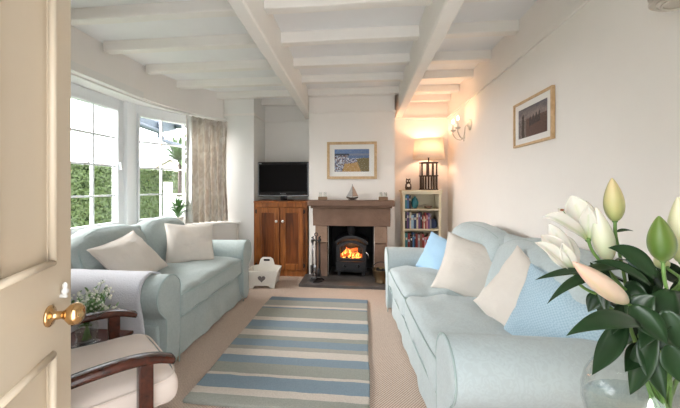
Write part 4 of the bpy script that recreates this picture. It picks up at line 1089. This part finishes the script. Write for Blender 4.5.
mouth = Vector((VX, VY, VZ+.29)); foot = Vector((VX, VY, VZ+.02))
BQ = 'lilies in the round vase'
def setcol(o, fn):
    me = o.data; at = me.color_attributes.new('art', 'FLOAT_COLOR', 'POINT')
    for i, v in enumerate(me.vertices): at.data[i].color = (*fn(v.co), 1)
def stem_path(head, k=0, dirv=None):
    a = k*2.4; m_ = mouth+Vector((.045*math.cos(a), .045*math.sin(a), 0)); f_ = foot+Vector((-.07*math.cos(a), -.07*math.sin(a), .0))
    h = Vector(head); back = (Vector(dirv)*-.04 if dirv else Vector((0, 0, -.05)))
    return smooth_path([f_, m_*.5+f_*.5+Vector((.02*math.cos(a+1), .02*math.sin(a+1), 0)), m_, m_.lerp(h+back, .55)+Vector((0, 0, .02)), h+back, h], 6)
def bud(label, base, tip, rad, c0, c1, stripe, k):
    t = thing('lily_stem', label, 'lily', (0, 0, 0), 0, BQ)
    base, tip = Vector(base), Vector(tip); ax = (tip-base); Ln = ax.length; ax.normalize()
    s = ax.orthogonal().normalized(); u = ax.cross(s); b = NB(); n, m_ = 22, 18; rings = []
    for i in range(n+1):
        tt_ = i/n; r = rad*(math.sin(PI*(tt_**.80))**.75 if 0 < tt_ < 1 else .02)*(1-.15*tt_)+.0012
        rings.append([b.verts.new(base+ax*Ln*tt_+(s*math.cos(2*PI*j/m_)+u*math.sin(2*PI*j/m_))*r*(1-.09*(abs(math.cos(1.5*2*PI*j/m_))**6))) for j in range(m_)])
    for a, c in zip(rings, rings[1:]):
        for j in range(m_): b.faces.new([a[j], a[(j+1) % m_], c[(j+1) % m_], c[j]])
    b.faces.new(rings[0][::-1]); b.faces.new(rings[-1])
    o = obj('bud', b, M['petal'], t, smooth=True)
    def cf(co):
        q = (co-base); tt_ = q.dot(ax)/Ln; rr_ = q-ax*q.dot(ax); a = math.atan2(rr_.dot(u), rr_.dot(s)); rib = abs(math.cos(1.5*a))**8
        c = mixc(c0, c1, max(0, min(1, tt_)))
        return mixc(c, stripe, .6*rib*(1-.3*tt_)+.5*max(0, 1-tt_*5))
    setcol(o, cf)
    b = NB(); pth = stem_path(base, k, ax); tube(b, pth, .0036, 8); sphere(b, base+ax*.003, .0062, n=6); obj('stalk', b, M['stem'], t, smooth=True)
    return t
GR, WH = (.22, .33, .07), (.74, .70, .56)
bud('tall cream lily bud, topmost of the bouquet', P(615, 222, .80), P(612, 178, .80), .0215, (.36, .38, .13), (.60, .47, .26), (.28, .32, .09), 1)
bud('plump green lily bud at the right', P(663, 262, .72), P(659, 216, .72), .0255, (.05, .11, .01), (.10, .16, .02), (.20, .27, .05), 2)
bud('tall white lily bud at the right picture edge', P(682, 264, .75), P(678, 197, .75), .025, (.42, .45, .2), (.66, .61, .44), (.36, .41, .13), 3)
bud('pink-tinged lily bud lying almost level at the left', P(627, 303, .72), P(573, 262, .70), .0225, (.60, .50, .36), (.64, .42, .33), (.52, .44, .24), 4)
bud('long narrow white lily bud opening beside the tall cream bud', P(608, 262, .78), P(596, 207, .78), .023, (.48, .52, .28), (.70, .67, .59), (.54, .56, .36), 5)
bud('small pale green bud half hidden behind the green bud', P(667, 268, .80), P(655, 256, .83), .015, (.5, .52, .25), (.62, .6, .35), (.5, .52, .25), 6)
def lily(label, base, tips, k):
    t = thing('lily_stem', label, 'lily', (0, 0, 0), 0, BQ)
    base = Vector(base); ax = Vector((0, 0, 0))
    for (tp, wd, bn, cup) in tips: ax += (tp-base).normalized()
    ax.normalize()
    for q_, (tp, wd, bn, cup) in enumerate(tips):
        b = NB(); view = (base-Vector((0, 0, CH))).normalized(); d = (tp-base); Ln = d.length
        nrm = -view+ax*.2+Vector((0, 0, .25)); nrm.normalize()
        sd = d.cross(nrm).normalized(); up = sd.cross(d.normalized()); n = 18; rows = []
        pts = [base+d*(i/n)+(up*.55+Vector((0, 0, .5)))*bn*4*(i/n)*(1-i/n)+Vector((0, 0, -1))*bn*1.2*max(0, i/n-.75)**2*8 for i in range(n+1)]
        for i, p in enumerate(pts):
            q = i/n; w_ = wd*max(.04, math.sin(PI*(.05+.95*q)**1.15)**.85 if q < 1 else .03)
            rows.append([b.verts.new(p+sd*w_/2*kk+up*(w_*cup*(kk*kk-.5)+.0012*math.sin(q*17+q_)*abs(kk)-(.0015 if kk == 0 else 0))) for kk in (-1, -.75, -.5, -.25, 0, .25, .5, .75, 1)])
        for a_, c_ in zip(rows, rows[1:]):
            for kk in range(8): b.faces.new([a_[kk], a_[kk+1], c_[kk+1], c_[kk]])
        o = obj('petal', b, M['petal'], t, smooth=True, solid=.0012, fix=False)
        def cf(co):
            q = max(0, min(1, (co-base).length/Ln)); s_ = abs((co-base).dot(sd))
            return mixc(mixc((.30, .38, .10), (.68, .64, .56), min(1, q*2.6)), (.46, .50, .27), .45 if s_ < .003 and q < .75 else 0)
        setcol(o, cf)
    b = NB(); tube(b, stem_path(base, k, ax), .0036, 8); sphere(b, base, .0065, n=5); obj('stalk', b, M['stem'], t, smooth=True)
    return t
l1 = lily('open white lily with spread petals, upper left of the bouquet', P(588, 240, .80),
     [(P(586, 200, .84), .040, .004, -.2), (P(558, 207, .85), .036, .006, -.2), (P(571, 194, .79), .060, .006, .22), (P(542, 213, .78), .034, .016, .2), (P(588, 206, .77), .034, -.004, .25)], 7)
b = NB(); e = P(562, 210, .79); tube(b, [P(588, 238, .8), e], .001, 5); st_ = obj('stamen', b, M['stem'], l1)
b = NB(); sphere(b, e, .003, 1.6, 1, 1, 5); obj('anther', b, mat('anther_rust', (.25, .07, .02), .7), st_, smooth=True)
lily('white lily half open, lowest left of the bouquet', P(575, 273, .76),
     [(P(566, 234, .80), .036, .006, -.2), (P(549, 222, .78), .042, .006, -.15), (P(541, 233, .75), .050, .008, .25), (P(535, 240, .73), .030, .010, .25), (P(562, 243, .73), .030, -.002, .25)], 8)
# leaves: (base px,py,d) -> (tip px,py,d), width, bend
LV = [((628, 268, .78), (568, 281, .74), .030, .012), ((590, 272, .76), (535, 280, .72), .017, .008), ((600, 278, .74), (547, 304, .72), .022, .02),
      ((640, 325, .66), (566, 336, .64), .038, .02), ((625, 318, .74), (592, 375, .70), .045, -.012), ((600, 262, .78), (607, 318, .74), .036, .0),
      ((655, 278, .72), (608, 248, .74), .036, .02), ((650, 285, .72), (592, 262, .74), .022, .016), ((632, 305, .70), (668, 345, .64), .055, -.004),
      ((670, 290, .72), (640, 350, .68), .055, .0), ((640, 340, .72), (666, 400, .68), .040, .0), ((655, 330, .70), (630, 395, .72), .046, -.01),
      ((640, 300, .76), (612, 335, .72), .05, .0), ((690, 300, .74), (650, 320, .70), .05, .01), ((665, 310, .68), (690, 360, .66), .055, .0),
      ((610, 300, .80), (590, 262, .82), .03, .01), ((650, 300, .82), (628, 262, .84), .04, .0), ((640, 272, .82), (662, 295, .78), .045, .01),
      ((655, 265, .86), (690, 290, .84), .045, .01), ((618, 330, .78), (596, 300, .82), .035, 0), ((660, 350, .70), (700, 330, .66), .05, .01), ((600, 292, .80), (588, 312, .80), .034, 0),
      ((645, 312, .80), (618, 348, .84), .045, 0), ((625, 290, .78), (648, 300, .74), .04, .01), ((617, 196, .81), (630, 232, .82), .0, 0), ((616, 232, .80), (633, 231, .79), .010, .003),
      ((648, 345, .76), (625, 372, .70), .045, 0), ((672, 320, .78), (655, 285, .78), .055, 0), ((632, 322, .72), (655, 296, .70), .05, .01), ((668, 345, .64), (684, 385, .62), .05, 0), ((700, 270, .8), (684, 300, .74), .05, 0)]
random.seed(8)
gp = thing('lily_foliage', 'dark glossy lily leaves filling the middle of the bouquet', 'foliage', (0, 0, 0))
for (bp_, tp_, wd, bn) in LV:
    if wd == 0: continue
    b = NB(); A_, B_ = P(*bp_), P(*tp_)
    view = ((A_+B_)/2-Vector((0, 0, CH))).normalized(); nrm = Vector((-view.x, -view.y, .55)).normalized()+Vector((random.uniform(-.3, .3), random.uniform(-.3, .3), random.uniform(-.2, .2)))
    leaf(b, A_, B_, wd, (0, 0, bn), nrm=nrm, fold=.35, n=14, twist=random.uniform(-.5, .5))
    obj('leaf', b, M['leaf'], gp, smooth=True, solid=.0008, fix=False)
# main leafy stalks rising out of the vase
for k, h in enumerate([P(620, 300, .78), P(642, 290, .76), P(665, 300, .75), P(600, 300, .77), P(655, 320, .70)]):
    b = NB(); a = k*1.3; tube(b, smooth_path([foot+Vector((.06*math.cos(a), .06*math.sin(a), 0)), mouth+Vector((-.04*math.cos(a), -.04*math.sin(a), -.02)), h], 8), .0045, 8); obj('stalk', b, M['stem'], gp, smooth=True)
for k in range(14):
    a = k*2.39; z = mouth.z+.02+.012*k; p = Vector((VX+.03*math.cos(a), VY+.03*math.sin(a), z)); e = p+Vector((math.cos(a)*.12, math.sin(a)*.10, .02+.05*math.sin(k*1.7)))
    b = NB(); leaf(b, p, e, .040, (0, 0, .02), fold=.3, n=12); obj('leaf', b, M['leaf'], gp, smooth=True, solid=.0008, fix=False)

# ------------------------------------------------------------------ outside
b = NB(); box(b, -60, -2.7, -10, 70, -.35, -.25); box(b, -60, 10, 5.2, 70, -.36, -.26)
o = struct('ground', b, M['lawn'], 'green lawn outside the bay window')
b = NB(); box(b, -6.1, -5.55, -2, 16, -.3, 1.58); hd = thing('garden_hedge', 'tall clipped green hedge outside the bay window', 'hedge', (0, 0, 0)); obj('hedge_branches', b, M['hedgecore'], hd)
random.seed(30); bm = NB()
def lf(c, n_, s_):
    n_ = (Vector(n_)+Vector((random.uniform(-.8, .8), random.uniform(-.8, .8), random.uniform(-.8, .8)))).normalized(); a = n_.orthogonal().normalized(); a = Matrix.Rotation(random.uniform(0, 6.3), 3, n_) @ a; c2 = n_.cross(a)
    v = [bm.verts.new(c+a*s_), bm.verts.new(c+c2*s_*.5), bm.verts.new(c-a*s_), bm.verts.new(c-c2*s_*.5)]; bm.faces.new(v)
for k in range(30000):
    y = 2.5+9.5*random.random()**1.2; z = random.uniform(-.1, 1.64)
    lf(Vector((-5.53+random.uniform(-.05, .06)+.05*noise.noise(Vector((y*2, z*2, 0))), y, z)), (1, -.3, .3), random.uniform(.028, .055))
for k in range(6000):
    y = random.uniform(2.5, 13); lf(Vector((-5.9+random.uniform(-.15, .45), y, 1.60+.05*noise.noise(Vector((y*3, 0, 0)))+random.uniform(0, .06))), (0, 0, 1), random.uniform(.025, .05))
lo_ = obj('hedge_leaves', bm, M['hedgeleaf'], hd, fix=False); lo_['kind'] = 'stuff'
# porch roof with gutter and drainpipe
pr = thing('porch_roof', 'dark grey porch roof and gutter seen through the bay window', 'roof', (0, 0, 0))
a_, b_, c_, d_ = P(128, 112, 5.2), P(163, 133, 7.2), P(150, 108, 7.5), P(120, 100, 5.4)
b = NB(); A = [P(118, 120, 5.0), P(158, 133.5, 6.4), P(176, 130, 7.8), P(135, 108, 6.6)]
va = [b.verts.new(p) for p in A]; vb = [b.verts.new(p+Vector((0, 0, .22))) for p in A]
b.faces.new(va); b.faces.new(vb[::-1])
for i in range(4): b.faces.new([va[i], vb[i], vb[(i+1) % 4], va[(i+1) % 4]])
obj('roof_slab', b, M['roof'], pr)
b = NB(); tube(b, [A[0]+Vector((.03, -.03, .05)), A[1]+Vector((.03, -.03, .04))], .05, 8); tube(b, smooth_path([A[1]+Vector((0, 0, .05)), P(162, 137, 6.4), P(166, 141, 6.4), P(198, 152, 6.4)], 5), .04, 8); tube(b, [P(160, 122, 6.4), P(160, 138, 6.4)], .045, 8); obj('gutter', b, M['roof'], pr, smooth=True)
# support post for the roof
b = NB(); p = P(205, 150, 6.4); box(b, p.x-.12, p.x+.12, p.y-.12, p.y+.12, -.3, p.z+.6); p2 = P(180, 133, 6.6); tube(b, [Vector((p.x, p.y, p.z+.55)), A[2]+Vector((0, 0, .1))], .07, 8); obj('porch_post', b, M['roof'], pr)
# spiky palm
pm = thing('cordyline_palm', 'spiky green cabbage palm beyond the bay window', 'palm', (0, 0, 0))
pc = P(179, 160, 8.4); b = NB(); tube(b, [(pc.x, pc.y, -.3), (pc.x+.03, pc.y, pc.z-.1)], .045, 8); obj('trunk', b, M['darkwood'], pm, smooth=True)
b = NB(); random.seed(3)
for k in range(90):
    a = random.uniform(0, 2*PI); el = random.uniform(-.5, 1.4); Lf = random.uniform(.55, .8); d = Vector((math.cos(a)*math.cos(el), math.sin(a)*math.cos(el), math.sin(el)))
    leaf(b, pc, pc+d*Lf, .11, (0, 0, .04), n=5, fold=.1, wprof=lambda t: min(1, (1.02-t)*1.6))
o = obj('fronds', b, mat('palm_frond', (.08, .14, .05), .5), pm, fix=False)
# white garden gate
gt = thing('garden_gate', 'white painted wooden garden gate in front of the hedge', 'gate', tuple(P(168, 187, 5.4).xy)+(-.25,), R(-15))
b = NB(); box(b, -.05, .05, -.05, .05, 0, 1.53); box(b, .66, .74, -.04, .04, 0, 1.2); obj('gate_post', b, M['bench'], gt, bevel=.006)
for k in range(5): b = NB(); box(b, .10+.11*k, .17+.11*k, -.012, .012, .12, 1.32-.03*k); obj('picket', b, M['bench'], gt)
b = NB()
for z_ in (.35, .75, 1.1): box(b, .05, .66, .012, .03, z_, z_+.08)
obj('gate_rail', b, M['bench'], gt)
# distant house and trees
def house(label, px, d, w, h, rh, rz):
    c = P(px, 187, d); t = thing('house', label, 'house', (c.x, c.y, -.3), rz, 'houses beyond the hedge')
    b = NB(); box(b, -w/2, w/2, -3, 3, 0, h); prism(b, [(-w/2, h), (w/2, h), (0, h+rh-.1)], -2.98, 2.98, axis='y'); obj('wall', b, M['farwall'], t)
    b = NB()
    for s_ in (-1, 1): prism(b, [(s_*(w/2+.3), h-.15), (0, h+rh), (0, h+rh+.15), (s_*(w/2+.3), h+.02)], -3.3, 3.3, axis='y')
    obj('roof', b, M['farroof'], t)
    b = NB(); box(b, w*.2, w*.2+.5, -.3, .3, h+rh*.3, h+rh+.5); obj('chimney', b, M['farroof'], t)
    for x in (-w/4, w/4): b = NB(); box(b, x-.4, x+.4, -3.05, -3, h*.5, h*.5+.9); obj('window', b, M['roof'], t)
house('pale gabled house beyond the hedge seen through the angled window', 176, 40, 6, 2.6, 2.0, R(20))
house('pale pink roofed house seen through the nearer window', 84, 32, 6, 2.0, 1.8, R(50))
ft_ = NB()
for k in range(22):
    px = 60+8*k; c = P(px, 187, 75); sphere(ft_, Vector((c.x, c.y, .2)), 2.6+.8*math.sin(k*2.1), 1.3, 1.3, .9, 6)
o = obj('tree_line', ft_, M['fartree'], None, smooth=True); tag(o, 'hazy line of distant trees on the horizon outside', 'trees', kind='stuff')

# ------------------------------------------------------------------ light
wd = bpy.data.worlds.new('world'); C.world = wd; wd.use_nodes = True; nt = wd.node_tree
bg = nt.nodes['Background']; bg.inputs[0].default_value = (.90, .95, 1.0, 1); bg.inputs[1].default_value = 2.1
def area(name, loc, rot, sx, sy, e, col, spread=180):
    L = bpy.data.lights.new(name, 'AREA'); L.shape = 'RECTANGLE'; L.size = sx; L.size_y = sy; L.energy = e; L.color = col; L.spread = R(spread)
    o = bpy.data.objects.new(name, L); COL.objects.link(o); o.location = loc; o.rotation_euler = rot; return o
sun = bpy.data.lights.new('sun', 'SUN'); sun.energy = 8.5; sun.color = (1, .975, .955); sun.angle = R(55)
so = bpy.data.objects.new('sun', sun); COL.objects.link(so); so.rotation_euler = (R(66), 0, R(-78))
L = bpy.data.lights.new('fire_light', 'POINT'); L.energy = 1.2; L.color = (1, .4, .1); L.shadow_soft_size = .05
o = bpy.data.objects.new('fire_light', L); COL.objects.link(o); o.location = (sx, syf+.09, .37)
for dx in (-.10, .10):
    L = bpy.data.lights.new('sconce_light', 'POINT'); L.energy = .35; L.color = (1, .62, .34); L.shadow_soft_size = .015
    o = bpy.data.objects.new('sconce_light', L); COL.objects.link(o); o.location = (RW-.16, 3.80+dx*.97, 2.06)

C.view_settings.view_transform = 'Standard'; C.view_settings.look = 'None'; C.view_settings.gamma = 1; C.view_settings.exposure = 1.46
C.view_settings.use_curve_mapping = False
